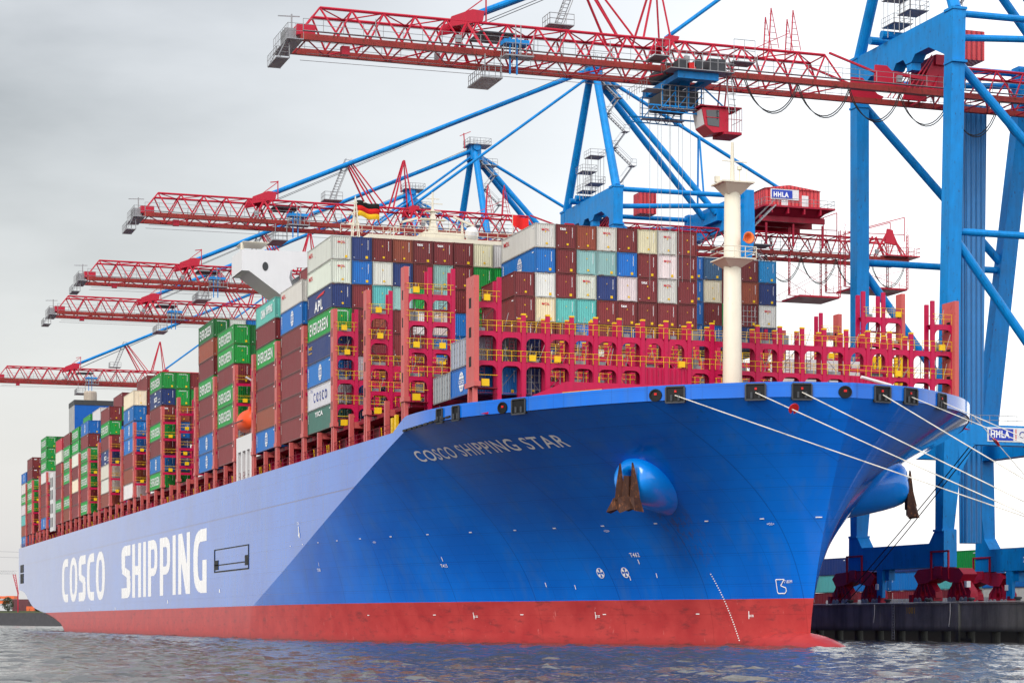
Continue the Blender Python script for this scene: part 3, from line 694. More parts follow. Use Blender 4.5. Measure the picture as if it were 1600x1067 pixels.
        if detail and a - i0 == 0: bx_box(bx, X, base, X + .75, X + 1.0, y0 + .4, y0 + 1.2, 25.3, 26.0); rl.tube((X + .8, y0, 26.4), (X + .8, y1, 26.4), .035, 4); wk.box(X - .6, X + .8, y0 - .3, y1, 25.1, 25.2)
    root = prt.build('lashing_bridge', 'lashing_red', ship, fix=False); root.location = (X, 0, base)
    for nm, mb_, mt in (('walkway', wk, 'coaming_red'), ('lashing_rods', rods, 'grey_steel')):
        if mb_.v: mb_.build(nm, mt, root, fix=False)
    for mb_ in rl.d.values(): mb_.build('railing', 'yellow_paint', root, fix=False)
    for nm, mb_ in bx + caps: mb_.build(nm, 'yellow_paint', root, fix=False)
    outs = None
    for kd, mb_, i in posts:
        if kd == 'p':
            o = mb_.build('post', 'post_pink' if (i == i0 or i == i1) else 'lashing_red', root, fix=False); o.location = (0, Y(i), 0); outs = o
            tipz = top if isw(i) else None
        else: o = mb_.build('post_slots', 'black_recess', root, fix=False); o.location = (0, Y(i), 0)
    return root
lashing_bridge(47.2, 1, 22, wing=1, top=36.0, outer=2.6, holes=(7, 8, 16, 17))
lashing_bridge(31.9, 0, 23, wing=2, top=39.2)
lashing_bridge(16.6, 0, 23, wing=1, top=39.)
lashing_bridge(1.5, 0, 23, wing=1, top=39.)
for k_, n_ in enumerate(BAYX[1:]):
    lashing_bridge(-15.3 * n_ + 1.55, 0, 23, wing=1, top=39., cols=(0, 1, 2, 3), detail=False, mirror=True)
lashing_bridge(-58.3 - 13.7 + 15.4 + 1.0, 0, 23, wing=1, top=39., cols=(0, 1, 2, 3), detail=False) if False else None
lashing_bridge(-43.9, 0, 23, wing=1, top=39., cols=(0, 1, 2, 3), detail=False)
# ---- accommodation block and bridge
house = MB(); house.box(-57, -46.5, -21.5, 21.5, 22.2, 51.0); house.box(-57, -46.5, -17, 17, 51.0, 56.4); house = house.build('deckhouse', 'white_paint', ship)
k = MB(); k.box(-56.9, -46.6, -12, 12, 56.4, 57.1); k.box(-54, -49, -3, 3, 57.1, 58.4); k.build('bridge_roof', 'cream_paint', house)
k = MB()
poly = [(-30.2, 53.8), (-18, 54.0), (-18, 51.8), (-22.5, 51.7), (-23.3, 51.2), (-23.5, 50.2), (-23.1, 49.1), (-22, 48.3), (-22, 45.9), (-25.2, 48.1), (-29.2, 50.9), (-30.2, 50.9)]
k.prism(poly, 0, -46.4, -46.1)
k.add([(-46.4, -30.2, 50.9), (-46.4, -29.2, 50.9), (-46.4, -25.2, 48.1), (-46.4, -22, 45.9), (-53, -22, 45.9), (-53, -25.2, 48.1), (-53, -29.2, 50.9), (-53, -30.2, 50.9)], [(0, 1, 6, 7), (1, 2, 5, 6), (2, 3, 4, 5)])
k.box(-53, -46.4, -30.2, -21.5, 53.5, 53.8); k.box(-53, -46.4, -30.2, -30.0, 50.9, 53.5); k.box(-53.2, -53, -30.2, -21.5, 50.9, 53.5)
k.build('bridge_wing', 'white_paint', house)
k = MB(); m = 18; k.add([(-46.06, -26.9 + .42 * math.cos(2 * math.pi * i / m), 51.6 + .62 * math.sin(2 * math.pi * i / m)) for i in range(m)], [tuple(range(m))])
k.build('wing_port_hole', 'funnel_grey', house)
k = MB()
for y in (-29.6, -26.3): k.tube((-48, y, 53.8), (-48, y, 55.0), .05)
k.box(-52, -46.8, -29.9, -26.2, 55.0, 55.08)
k.tube((-46.6, -30.1, 53.8), (-46.6, -30.1, 54.8), .18, 8); k.build('wing_awning', 'cream_paint', house)
def rails(k, pts, z, h=1.1, step=1.5, r=.05):
    for a, b in zip(pts[:-1], pts[1:]):
        L_ = math.dist(a, b); n = max(1, int(L_ / step))
        for i in range(n + 1): x = a[0] + (b[0] - a[0]) * i / n; y = a[1] + (b[1] - a[1]) * i / n; k.tube((x, y, z), (x, y, z + h), r * .8, 4, cap=False)
        for q in (.5, 1.): k.tube((*a, z + h * q), (*b, z + h * q), r * .8, 4, cap=False)
k = MB(); rails(k, [(-46.7, -16), (-46.7, 12)], 57.1); rails(k, [(-46.7, -7), (-46.7, 1.8)], 58.0, 1.2); rails(k, [(-56, -7), (-46.7, -7)], 58.0, 1.2); k.build('roof_railing', 'cream_paint', house)
k = MB()                                                     # radar mast
k.frus((-50.8, -49.2, -2.1, -.9, 58), (-50.2, -49.8, -1.65, -1.35, 62)); k.box(-50.6, -49.4, -3.4, .4, 60.2, 60.35); k.box(-50.5, -49.5, -2.6, -.4, 61.4, 61.5); k.tube((-50, -1.5, 62), (-50, -1.5, 64.2), .15); k.bar((-50, -3, 62.6), (-50, 0, 62.6), .12); k.bar((-50, -2.5, 63.3), (-50, -.5, 63.3), .12)
k.bar((-49.5, -6.2, 59.6), (-49.5, -3.9, 60.3), .3); k.bar((-49.5, 1.5, 60.8), (-49.5, 4.6, 59.6), .3); k.tube((-50, 3, 58), (-50, 3, 60.2), .15)
[k.bar((-50 + a_, -13 + b_, 57), (-50, -13, 63), .12) for a_ in (-.5, .5) for b_ in (-.5, .5)]; [k.bar((-50, -13.4, 57 + i_ * .8), (-50, -12.6, 57.4 + i_ * .8), .08) for i_ in range(6)]; k.bar((-50, -14.2, 60.3), (-50, -12, 61), .2); k.bar((-50, -14, 59), (-50, -12.4, 59), .25); k.bar((-50, -14, 61.9), (-50, -11.4, 62.2), .12)
k.build('radar_mast', 'cream_paint', house)
k = MB(); k.rev((-48, 3.8, 58.2), [(.3, -1), (.8, -.8), (1.0, -.2), (.95, .4), (.6, .9), (.05, 1.05)], 16); k.build('radar_dome', 'white_paint', house, smooth=True)
# white legs of the deckhouse at the deck edge
k = MB(); xs = [-54.2, -52.2, -49.4, -47.3, -44.6]
k.box(-54.6, -44.2, -29.25, -28.7, 26.2, 28.3)
for i, x in enumerate([-54.0, -50.9, -47.7, -44.9]): k.box(x - .55, x + .45, -29.25, -28.7, 22.2, 26.2)
k.box(-54.6, -44.2, -28.7, -21.5, 28.0, 28.3); k.build('deckhouse_legs', 'white_paint', house)
k = MB(); rails(k, [(-54.4, -29), (-44.4, -29)], 28.3, 1.1, 1.2); k.tube((-53.5, -29, 28.3), (-53.5, -29, 31.5), .06); k.bar((-51, -28.5, 28.3), (-47.5, -28.5, 30.2), .25); k.bar((-47.5, -28.5, 30.2), (-45, -28.5, 28.3), .25); k.build('boat_deck_gear', 'grey_steel', house)
# stern casing: legs and funnel
k = MB()
k.box(-280.5, -273.8, -29.25, -28.7, 24, 38.)
k.build('aft_casing', 'white_paint', ship)
k = MB()
for z in (25, 28.3, 31.6, 34.6):
    for x in (-279.4, -276.6): k.box(x, x + 1.5, -29.28, -29.24, z, z + 2.3)
k.build('aft_casing_openings', 'black_recess', ship)
k = MB(); k.box(-291, -280.3, -23.4, -5, 22.2, 54.9); fn = k.build('funnel', 'funnel_blue', ship)
k = MB(); k.box(-291.1, -280.2, -23.5, -4.9, 54.9, 56.1); k.build('funnel_top', 'funnel_grey', fn)
k = MB(); k.box(-291, -280.4, -23.45, -23.39, 30, 54.9); 
k.build('funnel_side_panel', 'barrier_grey', fn)
k = MB()
for i in range(5): k.box(-289 + i * 1.7, -288.3 + i * 1.7, -23.48, -23.44, 44, 47.5)
k.build('funnel_lettering', 'funnel_blue', fn)
k = MB(); k.rev((-283.5, -19.2, 56), [(1.6, 0), (1.6, 2.2), (1.45, 2.55), (1.2, 2.6)], 20); k.build('chimney', 'chimney_tan', fn, smooth=False)
k = MB()
for i in range(9): k.box(38.2, 38.5, 20.8 + i * .68, 21.1 + i * .68, 22.4, 31.2)
for z in (24, 27, 30): k.box(38.05, 38.2, 20.6, 26.8, z, z + .2)
k.build('cell_guides', 'yellow_paint', ship)
k = MB(); k.box(36, 41, 11, 19.5, 22.3, 30.2); k.box(41, 41.2, 12, 13, 22.3, 24.6); k.build('deck_store', 'white_paint', ship)
sf = empty('signal_flag', (-46.5, 9.5, 60.6), 'small red flag flying just left of the cream container on the foremost wide stack', 'flag')
k = MB((-46.5, 9.5, 60.6)); k.tube((-46.5, 9.5, 57.2), (-46.5, 9.5, 61.2), .05); k.build('flagpole', 'cream_paint', sf)
k = MB((-46.5, 9.5, 60.6)); strip(k, [[(-46.5 + .15 * math.sin(i), 9.5 + i * .3, 61 - .05 * i), (-46.5 + .15 * math.sin(i), 9.5 + i * .3, 59.5 - .12 * i)] for i in range(9)]); k.build('flag_cloth', 'flag_red', sf, smooth=True, fix=False)
# ---- flag and lifeboat
fl = empty('flag', (-50, -12.9, 60.6), 'black, red and gold striped flag flying above the white and navy containers', 'flag')
k = MB((-50, -12.9, 60.6)); k.tube((-50, -12.9, 58), (-50, -12.9, 62.6), .05); k.build('flagpole', 'cream_paint', fl)
for j, (mt) in enumerate(('flag_black', 'flag_red', 'flag_gold')):
    k = MB((-50, -12.9, 60.6)); rows = []
    for i in range(13):
        y = -12.8 + i * .28; wv = .18 * math.sin(i * .8); zt = 62.4 - j * .75 - .04 * i + .1 * math.sin(i * .7); rows.append([(-50 + wv, y, zt), (-50 + wv, y, zt - .75), (-50.03 + wv, y, zt - .75)])
    strip(k, rows); k.build('flag_stripe', mt, fl, smooth=True, fix=False)
lbt = empty('lifeboat', (-48.6, -28.6, 30.2), 'orange lifeboat hanging on its davit between two stacks at the hull side', 'lifeboat')
BO = (-48.6, -28.6, 30.2)
k = MB(BO); rows = []
for i in range(25):
    u = -1 + 2 * i / 24; hw = math.sqrt(max(0, 1 - abs(u) ** 2.8)); x = BO[0] + u * 3.9
    rows.append([(x, -28.6 + 1.6 * hw * math.cos(a), 30.2 + (1.7 if math.sin(a) > 0 else 1.5) * (hw ** .7) * math.sin(a)) for a in np.linspace(0, 2 * math.pi, 25)])
strip(k, rows); k.build('boat_hull', 'orange_boat', lbt, smooth=True)
k = MB(BO); k.box(-46.6, -45.8, -29.2, -28.0, 31.2, 32.1); k.build('boat_wheelhouse', 'orange_boat', lbt)
k = MB(BO); k.box(-52, -45.2, -30.24, -30.18, 30.1, 30.22); k.build('boat_fender', 'dark_steel', lbt)
k = MB(BO); k.path([(-46.3, -27.5, 30), (-46.3, -28.0, 33.6), (-46.3, -28.6, 35.6), (-46.3, -29.6, 36.2)], .13, 6); k.build('davit', 'white_paint', lbt)

# ================================================================ containers
CL, CW, CH = 12.19, 2.44, 2.80
def cont_meshes(Ln):
    hx, hy = Ln / 2, CW / 2; D = {}
    k = MB()
    for x in (-hx, hx - .14):
        for y in (-hy, hy - .12): k.box(x, x + .14, y, y + .12, .0, CH)
    for z0_, z1_ in ((0.02, .17), (CH - .12, CH - .01)):
        for y in (-hy + .01, hy - .09): k.box(-hx + .14, hx - .14, y, y + .08, z0_, z1_)
        for x in (-hx + .01, hx - .11): k.box(x, x + .10, -hy + .12, hy - .12, z0_, z1_)
    for x in (-hx - .01, hx - .17):
        for y in (-hy - .01, hy - .15):
            for z in (-.01, CH - .12): k.box(x, x + .18, y, y + .16, z, z + .13)
    D['corner_frame'] = k.mesh('corner_frame', 'container_frame_paint')
    k = MB(); n = int(Ln / .56)
    for sd in (-1, 1):
        pts = []; st = (Ln - .28) / n
        for i in range(n):
            x = -hx + .14 + i * st; pts += [(x, .075), (x + st * .3, .075), (x + st * .5, .035), (x + st * .8, .035)]
        pts.append((hx - .14, .075)); strip(k, [[(x, sd * (hy - d), .17), (x, sd * (hy - d), CH - .12)] for x, d in pts])
    D['side_panel'] = k.mesh('side_panel', 'container_paint')
    k = MB()
    pts = []; n = 8; st = (CW - .24) / n
    for i in range(n):
        y = -hy + .12 + i * st; pts += [(y, .09), (y + st * .25, .09), (y + st * .45, .03), (y + st * .8, .03)]
    pts.append((hy - .12, .09)); strip(k, [[(hx - d, y, .17), (hx - d, y, CH - .12)] for y, d in pts])
    k.add([(-hx + .05, -hy + .1, .1), (-hx + .05, hy - .1, .1), (-hx + .05, hy - .1, CH - .1), (-hx + .05, -hy + .1, CH - .1)], [(0, 3, 2, 1)])
    D['end_panel'] = k.mesh('end_panel', 'container_paint')
    k = MB(); k.box(-hx + .1, hx - .1, -hy + .08, hy - .08, CH - .08, CH - .03); k.box(-hx + .1, hx - .1, -hy + .08, hy - .08, .1, .14)
    D['roof_panel'] = k.mesh('roof_panel', 'container_paint')
    return D
CM = {'40': cont_meshes(CL), '20': cont_meshes(6.06)}
def sfn(x0, z0_, Ln=CL): return lambda u, v: (x0 + u, -CW / 2 - .012, z0_ + v)
def efn(y0, z0_, Ln=CL): return lambda u, v: (Ln / 2 + .004, y0 + u, z0_ + v)
def lmesh(fn, mats='white_marking'):
    k = MB(); fn(k); return k.mesh('lettering', mats)
def globe(k, cx=0, cz=1.4, r=.98):
    n = 34
    for i in range(n):
        v = -1 + 2 * (i + .5) / n; w_ = math.sqrt(1 - v * v); h_ = 1 / n
        if abs(v) < .30 and abs(v) > .24 or abs(abs(v) - .62) < .035: continue
        segs = [(-w_, -w_ * .55), (-w_ * .45, -.05), (.05, w_ * .45), (w_ * .55, w_)] if abs(v) > .3 else []
        for a, b in segs: k.add([(cx + a * r * .82, -CW / 2 - .012, cz + (v - h_) * r), (cx + b * r * .82, -CW / 2 - .012, cz + (v - h_) * r), (cx + b * r * .82, -CW / 2 - .012, cz + (v + h_) * r), (cx + a * r * .82, -CW / 2 - .012, cz + (v + h_) * r)], [(0, 1, 2, 3)])
    put_text(k, 'COSCO', sfn(cx - r * .9, cz - .2), .40, .03, width=r * 1.8)
def sidecode(k, x=-5.4, Ln=CL):
    for i in range(8):
        k.add([(x, -CW / 2 - .012, 2.2 - i * .2), (x + .22, -CW / 2 - .012, 2.2 - i * .2), (x + .22, -CW / 2 - .012, 2.3 - i * .2), (x, -CW / 2 - .012, 2.3 - i * .2)], [(0, 1, 2, 3)])
def m_ever(k): put_text(k, 'EVERGREEN', sfn(-4.9, .62), 1.45, .016, width=9.2); put_text(k, 'EVERGREEN', efn(-.65, 2.38), .16, .02, width=1.3)
def m_globe(k): globe(k, .6); sidecode(k)
def m_mol(k): put_text(k, 'MOL', sfn(-5.3, 1.7), .55, .02, wscale=1.3); put_text(k, 'MOL', efn(-.45, 1.95), .26, .03, width=.95)
def m_cosco(k): put_text(k, 'C O S C O', sfn(-3.0, .85), 1.15, .012, width=6.8); put_text(k, 'OOCL', sfn(-4.6, 2.2), .3)
def m_apl(k):
    k.cur = 0; put_text(k, 'APL', sfn(-2.4, .35), 1.3, .03, width=4.2)
    k.cur = 1; k.add([(-1.6, -CW / 2 - .013, 1.95), (2.2, -CW / 2 - .013, 2.1), (2.9, -CW / 2 - .013, 2.45), (-.2, -CW / 2 - .013, 2.25)], [(0, 1, 2, 3)])
def m_tex(k): put_text(k, 'tex', efn(-.75, 2.12), .32, .03, width=.75)
def m_china(k): put_text(k, 'CHINA', sfn(-2.8, .85), 1.2, .05, width=2.8); put_text(k, 'SHIPPING', sfn(.4, 1.05), 1.1, .04, width=4.0)
def m_sci(k):
    put_text(k, 'SCI', sfn(-1.4, .95), .85, .05, width=3.0)
    for a in (0, 1):
        for i in range(6):
            t0, t1 = math.radians(60 + i * 10), math.radians(70 + i * 10); q = 1.45 if a == 0 else -1.45
            k.add([(math.cos(t) * 1.5 * r, -CW / 2 - .012, 1.35 + math.sin(t) * q * r * .85) for t, r in ((t0, .8), (t1, .8), (t1, 1), (t0, 1))], [(0, 1, 2, 3)])
    put_text(k, '-- ---', sfn(2.6, 1.1), .12, .04, width=2.2); put_text(k, '-----', sfn(2.6, .6), .12, .04, width=2.2)
def m_msc(k): put_text(k, 'MSC', sfn(-5.2, 1.75), .4, .02, width=1.8); put_text(k, '----', sfn(-5.2, 1.3), .1, .03, width=1.6)
def m_u(k): put_text(k, 'YICA', sfn(-2.2, 1.85), .6, .04, width=4.0)
def m_45(k): put_text(k, '45', efn(.35, 2.2), .35, .03)
LMAP = {'e': ('white_marking', m_ever), 'c': ('white_marking', m_globe), 'm': ('red_marking', m_mol), 'k': ('blue_marking', m_cosco), 'a': (['white_marking', 'red_marking'], m_apl),
        't': ('white_marking', m_tex), 'h': ('white_marking', m_china), 's': ('white_marking', m_sci), 'q': ('flag_gold', m_msc), 'u': ('white_marking', m_u), '4': ('white_marking', m_45)}
LME = {c: lmesh(f, m_) for c, (m_, f) in LMAP.items()}
def idm(k):
    for i in range(9): k.add([(CL / 2 + .003, .72, 2.35 - i * .13), (CL / 2 + .003, .80, 2.35 - i * .13), (CL / 2 + .003, .80, 2.43 - i * .13), (CL / 2 + .003, .72, 2.43 - i * .13)], [(0, 1, 2, 3)])
    k.add([(CL / 2 + .003, -1.0, .3), (CL / 2 + .003, -.9, .3), (CL / 2 + .003, -.9, .38), (CL / 2 + .003, -1.0, .38)], [(0, 1, 2, 3)])
def idside(k):
    idm(k)
    for i in range(7): k.add([(-5.6, -CW / 2 - .012, 2.35 - i * .17), (-5.45, -CW / 2 - .012, 2.35 - i * .17), (-5.45, -CW / 2 - .012, 2.45 - i * .17), (-5.6, -CW / 2 - .012, 2.45 - i * .17)], [(0, 1, 2, 3)])
    k.add([(5.0, -CW / 2 - .012, 2.3), (5.6, -CW / 2 - .012, 2.3), (5.6, -CW / 2 - .012, 2.42), (5.0, -CW / 2 - .012, 2.42)], [(0, 1, 2, 3)])
IDM = lmesh(idside); IDM.name = 'id_marks'
k = MB(); k.add([(CL / 2 + .004, -.07, 1.78), (CL / 2 + .004, .12, 1.78), (CL / 2 + .004, .02, 1.98)], [(0, 1, 2)]); k.add([(CL / 2 + .004, .05, .40), (CL / 2 + .004, .30, .40), (CL / 2 + .004, .30, .62), (CL / 2 + .004, .05, .62)], [(0, 1, 2, 3)]); STK1 = k.mesh('sticker', 'yellow_paint')
k = MB(); k.add([(CL / 2 + .004, .45, .25), (CL / 2 + .004, .75, .25), (CL / 2 + .004, .75, .55), (CL / 2 + .004, .45, .55)], [(0, 1, 2, 3)]); k.add([(CL / 2 + .004, -.05, 1.85), (CL / 2 + .004, .08, 1.85), (CL / 2 + .004, .015, 2.0)], [(0, 1, 2)]); STK2 = k.mesh('sticker', 'yellow_paint')
# door bars for boxes that show their doors (on the side facing the water for the two short grey ones)
k = MB()
for i in range(7):
    x = -2.7 + i * .9; k.tube((x, -CW / 2 - .03, .15), (x, -CW / 2 - .03, CH - .12), .04, 5)
    for z in (.7, 1.4, 2.1): k.box(x - .12, x + .12, -CW / 2 - .05, -CW / 2 - .01, z, z + .08)
DOORS = k.mesh('door_bars', 'barrier_grey')
k = MB()
for y in (-.8, -.3, .3, .8): k.tube((CL / 2 + .03, y, .15), (CL / 2 + .03, y, CH - .12), .03, 5)
for z in (.6, 1.3, 2.0): k.box(CL / 2 + .01, CL / 2 + .05, -1, 1, z, z + .05)
DOORE = k.mesh('door_bars', 'barrier_grey')
CC = {'R': (.175, .018, .024), 'O': (.25, .055, .030), 'G': (.002, .30, .045), 'B': (.001, .15, .50), 'N': (.010, .035, .16), 'T': (.10, .44, .42), 'D': (.04, .15, .12), 'W': (.66, .66, .63),
      'C': (.76, .68, .52), 'P': (.48, .02, .05), 'S': (.035, .12, .24), 'K': (.64, .66, .68), 'E': (.002, .14, .03), 't': (.26, .50, .47), 'b': (.002, .24, .55), 'g': (.30, .36, .42), 'V': (.10, .12, .16)}
CN = {'R': 'maroon', 'O': 'rust brown', 'G': 'bright green', 'B': 'blue', 'N': 'navy', 'T': 'turquoise', 'D': 'dark grey-green', 'W': 'pale grey', 'C': 'cream', 'P': 'pinkish red', 'S': 'slate blue', 'K': 'white', 'E': 'dark green', 't': 'pale teal', 'b': 'light blue', 'g': 'short grey', 'V': 'grey-blue'}
ORD = ['top', 'second from top', 'third from top', 'fourth from top', 'fifth from top', 'sixth from top', 'seventh from top', 'bottom']
NCONT = [0]
def container(X, y, z, tok, label, group='containers stacked on the ship', kind='40'):
    """X = front (bow-side) end, y = near side, z = floor"""
    Ln = CL if kind == '40' else 6.06
    c = np.array(CC[tok[0]]); c = c * R_.uniform(.86, 1.12); c = c * np.array([R_.uniform(.94, 1.06) for _ in range(3)])
    col = (*[float(min(q, .8)) for q in c], 1)
    o = bpy.data.objects.new('shipping_container', None); COL.objects.link(o); o.location = (X - Ln / 2, y + CW / 2, z); o.empty_display_size = .5
    tag(o, label, 'container', group)
    for nm, me in CM[kind].items():
        q = bpy.data.objects.new(nm, me); q.parent = o; q.color = col; COL.objects.link(q)
    ex = []
    if len(tok) > 1 and tok[1] in LME: ex.append(('lettering', LME[tok[1]]))
    if kind == '40': ex.append(('id_marks', IDM)); ex.append(('sticker', STK1 if R_.random() < .5 else STK2))
    if tok[1:] == 'D': ex.append(('door_bars', DOORS))
    if tok[1:] == 'd': ex.append(('door_bars', DOORE))
    for nm, me in ex:
        q = bpy.data.objects.new(nm, me); q.parent = o; COL.objects.link(q)
    NCONT[0] += 1; return o
TZ = lambda tier: 25.32 + 2.837 * tier
NUMW = ['first', 'second', 'third', 'fourth', 'fifth', 'sixth', 'seventh', 'eighth', 'ninth', 'tenth']
def stack(n, col, toks, where, top=8, X=None):
    toks = toks.split(); Xf = -15.3 * n if X is None else X
    for i, tk in enumerate(toks):
        dx = R_.uniform(-.05, .05); dy = R_.uniform(-.03, .03); hid = ORD[i] if i < len(toks) - 1 or len(toks) < 5 else 'bottom'
        if len(toks) == 1: hid = 'uppermost'
        container(Xf + dx, -28.95 + 2.525 * col + .04 + dy, TZ(top - 1 - i), tk, '%s container, %s %s' % (CN[tk[0]], hid, where))
SD = 'in the %s hull-side stack from the bow'
stack(0, 0, 'Wm Wm Na Ge Nq Bc Kk Du', SD % 'first')
stack(1, 0, 'Wm Bc R R R R R', SD % 'second', 7)
stack(2, 0, 'Th R Ge R R O Bc', SD % 'third', 7)
stack(3.81, 0, 'Ge Ge R Ge Ge R R', 'in the hull-side stack just aft of the lifeboat', 7)
stack(4.81, 0, 'Ee O R Ge R R Bc Bc', 'in the second hull-side stack aft of the lifeboat', 8)
ST = 'in the %s hull-side stack from the stern'
stack(7.9, 0, 'Ge Ns Rt Ge R Bc Ge', ST % 'tenth', 7)
stack(9.92, 0, 'C Bc Bc Bc R O W', ST % 'ninth', 7)
stack(11.95, 0, 'R Ge R Ns W W O', ST % 'eighth', 7)
stack(14.0, 0, 'Bc R Ge Ge Ge R Ge', ST % 'seventh', 7)
stack(15.0, 0, 'Ge Ge W R C R R', ST % 'sixth', 7)
stack(16.0, 0, 'R Ge Ge Ge R Ge O', ST % 'fifth', 7)
stack(17.0, 0, 'P W R R R Ge R', ST % 'fourth', 7)
stack(19.0, 0, 'Ge Ge Ge W R R R Bc', ST % 'third', 8)
stack(21.1, 0, 'Rt Rt Ge Ge Ge R R', ST % 'second', 7)
stack(22.1, 0, 'Bc W Ge W T O Bc', ST % 'last', 6)
QF = 'in column %s of the wide stack left of the blue-sided one'
for c, tk in enumerate(['N Bc R R R W B B', 'R W T O R R N R', 'O N t R R R R R', 'Rt R G W R R B R', 'Rt t t W B R R R', 'R R R B B R R R', 'C G G G B R R R', 'W G G G R']):
    stack(0, c + 1, tk, 'in the %s column right of the foremost hull-side stack' % NUMW[c])
for c, tk in enumerate(['Wm Bc W Cm R N R R', 'Rt R R T R R B R', 'O t Wm T B R R R', 'Wm t N R R W R B', 'R B W Rt N R R R', 'C R Rt R R R B R', 'Wm Wm Wm R R N R R', 'R R R R R R R W']):
    stack(0, c + 8, tk, 'in the %s column of the foremost wide stack' % NUMW[c], 8, X=15.3)
stack(0, 7, 'R R R B', 'in the short column left of the foremost wide stack', 6, X=15.3)
for c, tk, nm in ((18, 'B B B B', 'in the narrow blue column just left of the foremast'), (19, 'S4 C R B', 'in the slate blue topped column left of the foremast'), (20, 'R R G R', 'in the column hidden by the foremast'), (21, 'R O Rd N', 'in the column right of the foremast'), (22, 'b N Wm N', 'in the far right column of the ship')):
    stack(0, c, tk, nm)
stack(1, 1, 'R R', 'behind the second hull-side stack from the bow', 8)
stack(3.81, 1, 'E E', 'inboard of the stack just aft of the lifeboat', 7)
stack(4.81, 1, 'W E', 'inboard of the second stack aft of the lifeboat', 8)
stack(4.81, 2, 'B', 'two rows inboard of the second stack aft of the lifeboat', 8)
stack(7.9, 1, 'Ge Ge O B N B G', 'inboard of the tenth hull-side stack from the stern', 7)
stack(7.9, 2, 'R G R R', 'two rows inboard of the tenth stack from the stern', 7)
stack(9.92, 1, 'R R R', 'inboard of the ninth hull-side stack from the stern', 8)
stack(11.95, 1, 'R G', 'inboard of the eighth hull-side stack from the stern', 8)
stack(14.0, 1, 'W B', 'inboard of the seventh hull-side stack from the stern', 8)
stack(15.0, 1, 'G', 'inboard of the sixth hull-side stack from the stern', 8)
stack(19.0, 1, 'E G', 'inboard of the third hull-side stack from the stern', 8)
# short boxes between the two foremost lashing bridges
G2 = 'containers stacked on the ship'
container(45.9, -26.4, 24.75, 'Bc', 'short blue container under a short grey one by the foremost lashing tower', G2, '20')
container(45.9, -26.4, 27.60, 'gD', 'short grey container resting on a short blue one by the foremost lashing tower', G2, '20')
container(39.75, -26.4, 24.75, 'gD', 'short grey container at deck level behind the short blue one', G2, '20')
for c, a, b in ((1.05, 'B', 'V'), (2.1, 'N', 'N')):
    for j, tk in enumerate((a, b)):
        container(45.9, -26.3 + 2.5 * c, 24.75 + 2.85 * j, tk + ('d' if tk == 'N' else ''), '%s container behind the foremost lashing arches, %s stack, %s box' % (CN[tk], 'left' if c < 2 else 'right', 'lower' if j == 0 else 'upper'), G2, '40')
print('containers', NCONT[0])

# ================================================================ water, quay, far bank
GX = np.arange(-490, 190.1, .62); GY = np.arange(-128, 33.7, .47); gx, gy = np.meshgrid(GX, GY, indexing='ij'); gz = np.zeros_like(gx); rg = np.random.RandomState(5)
for i in range(46):
    lam = 1.3 * (1.042 ** i) ; th = 2.3 + rg.normal(0, .75); kk = 2 * math.pi / lam; am = .0100 * lam ** .6 * (1.0 if lam < 3.2 else (3.2 / lam) ** 1.1)
    gz += am * np.sin(kk * (gx * math.cos(th) + gy * math.sin(th)) + rg.uniform(0, 6.28) + .6 * np.sin(gx * rg.uniform(.02, .07) + gy * rg.uniform(.02, .07)))
edge = np.clip((gx - GX[0]) / 20, 0, 1) * np.clip((GX[-1] - gx) / 8, 0, 1) * np.clip((gy - GY[0]) / 8, 0, 1) * np.clip((GY[-1] - gy) / 1.5, 0, 1); gz *= edge
nx_, ny_ = gx.shape; n0 = nx_ * ny_
vv = np.concatenate([np.stack([gx, gy, gz], -1).reshape(-1, 3), np.array([(-14000, -9000, 0), (900, -9000, 0), (900, 34, 0), (-14000, 34, 0), (GX[0], GY[0], 0), (GX[-1], GY[0], 0), (GX[-1], GY[-1], 0), (GX[0], GY[-1], 0)], float)])
ii = np.arange(nx_ - 1)[:, None] * ny_ + np.arange(ny_ - 1)[None, :]; q = np.stack([ii, ii + ny_, ii + ny_ + 1, ii + 1], -1).reshape(-1, 4)
q = np.concatenate([q, np.array([(n0, n0 + 1, n0 + 5, n0 + 4), (n0 + 1, n0 + 2, n0 + 6, n0 + 5), (n0 + 2, n0 + 3, n0 + 7, n0 + 6), (n0 + 3, n0, n0 + 4, n0 + 7)])])
me = bpy.data.meshes.new('water'); me.vertices.add(len(vv)); me.vertices.foreach_set('co', vv.ravel()); me.loops.add(q.size); me.loops.foreach_set('vertex_index', q.ravel()); me.polygons.add(len(q)); me.polygons.foreach_set('loop_start', np.arange(0, q.size, 4)); me.polygons.foreach_set('use_smooth', np.ones(len(q), bool))
me.materials.append(M['water']); me.update(calc_edges=True); o = bpy.data.objects.new('water', me); COL.objects.link(o); tag(o, 'grey choppy harbour water', kind='structure')
k = MB(); k.add([(-480, 33.4, 4.22), (900, 33.4, 4.22), (900, 900, 4.22), (-480, 900, 4.22)], [(0, 1, 2, 3)]); tag(k.build('quay_ground', 'asphalt', fix=False), 'asphalt quay apron under the cranes', kind='structure')
qw = empty('quay_wall', (20, 33, 0), 'dark stained concrete quay wall on round piles beside the bow', 'quay wall')
O = (20, 33, 0)
k = MB(O)
for i in range(28):
    x0 = -160 + i * 18.; k.box(x0 + .06, x0 + 17.94, 33.0, 34.6, 1.25, 4.25)
k.build('wall_panels', 'quay_concrete', qw)
k = MB(O); k.box(-160, 344, 32.85, 33.6, 4.26, 4.42); k.build('coping', 'quay_concrete', qw)
k = MB(O); k.box(-160, 344, 37.5, 38, -1, 1.25); k.build('back_wall', 'black_recess', qw)
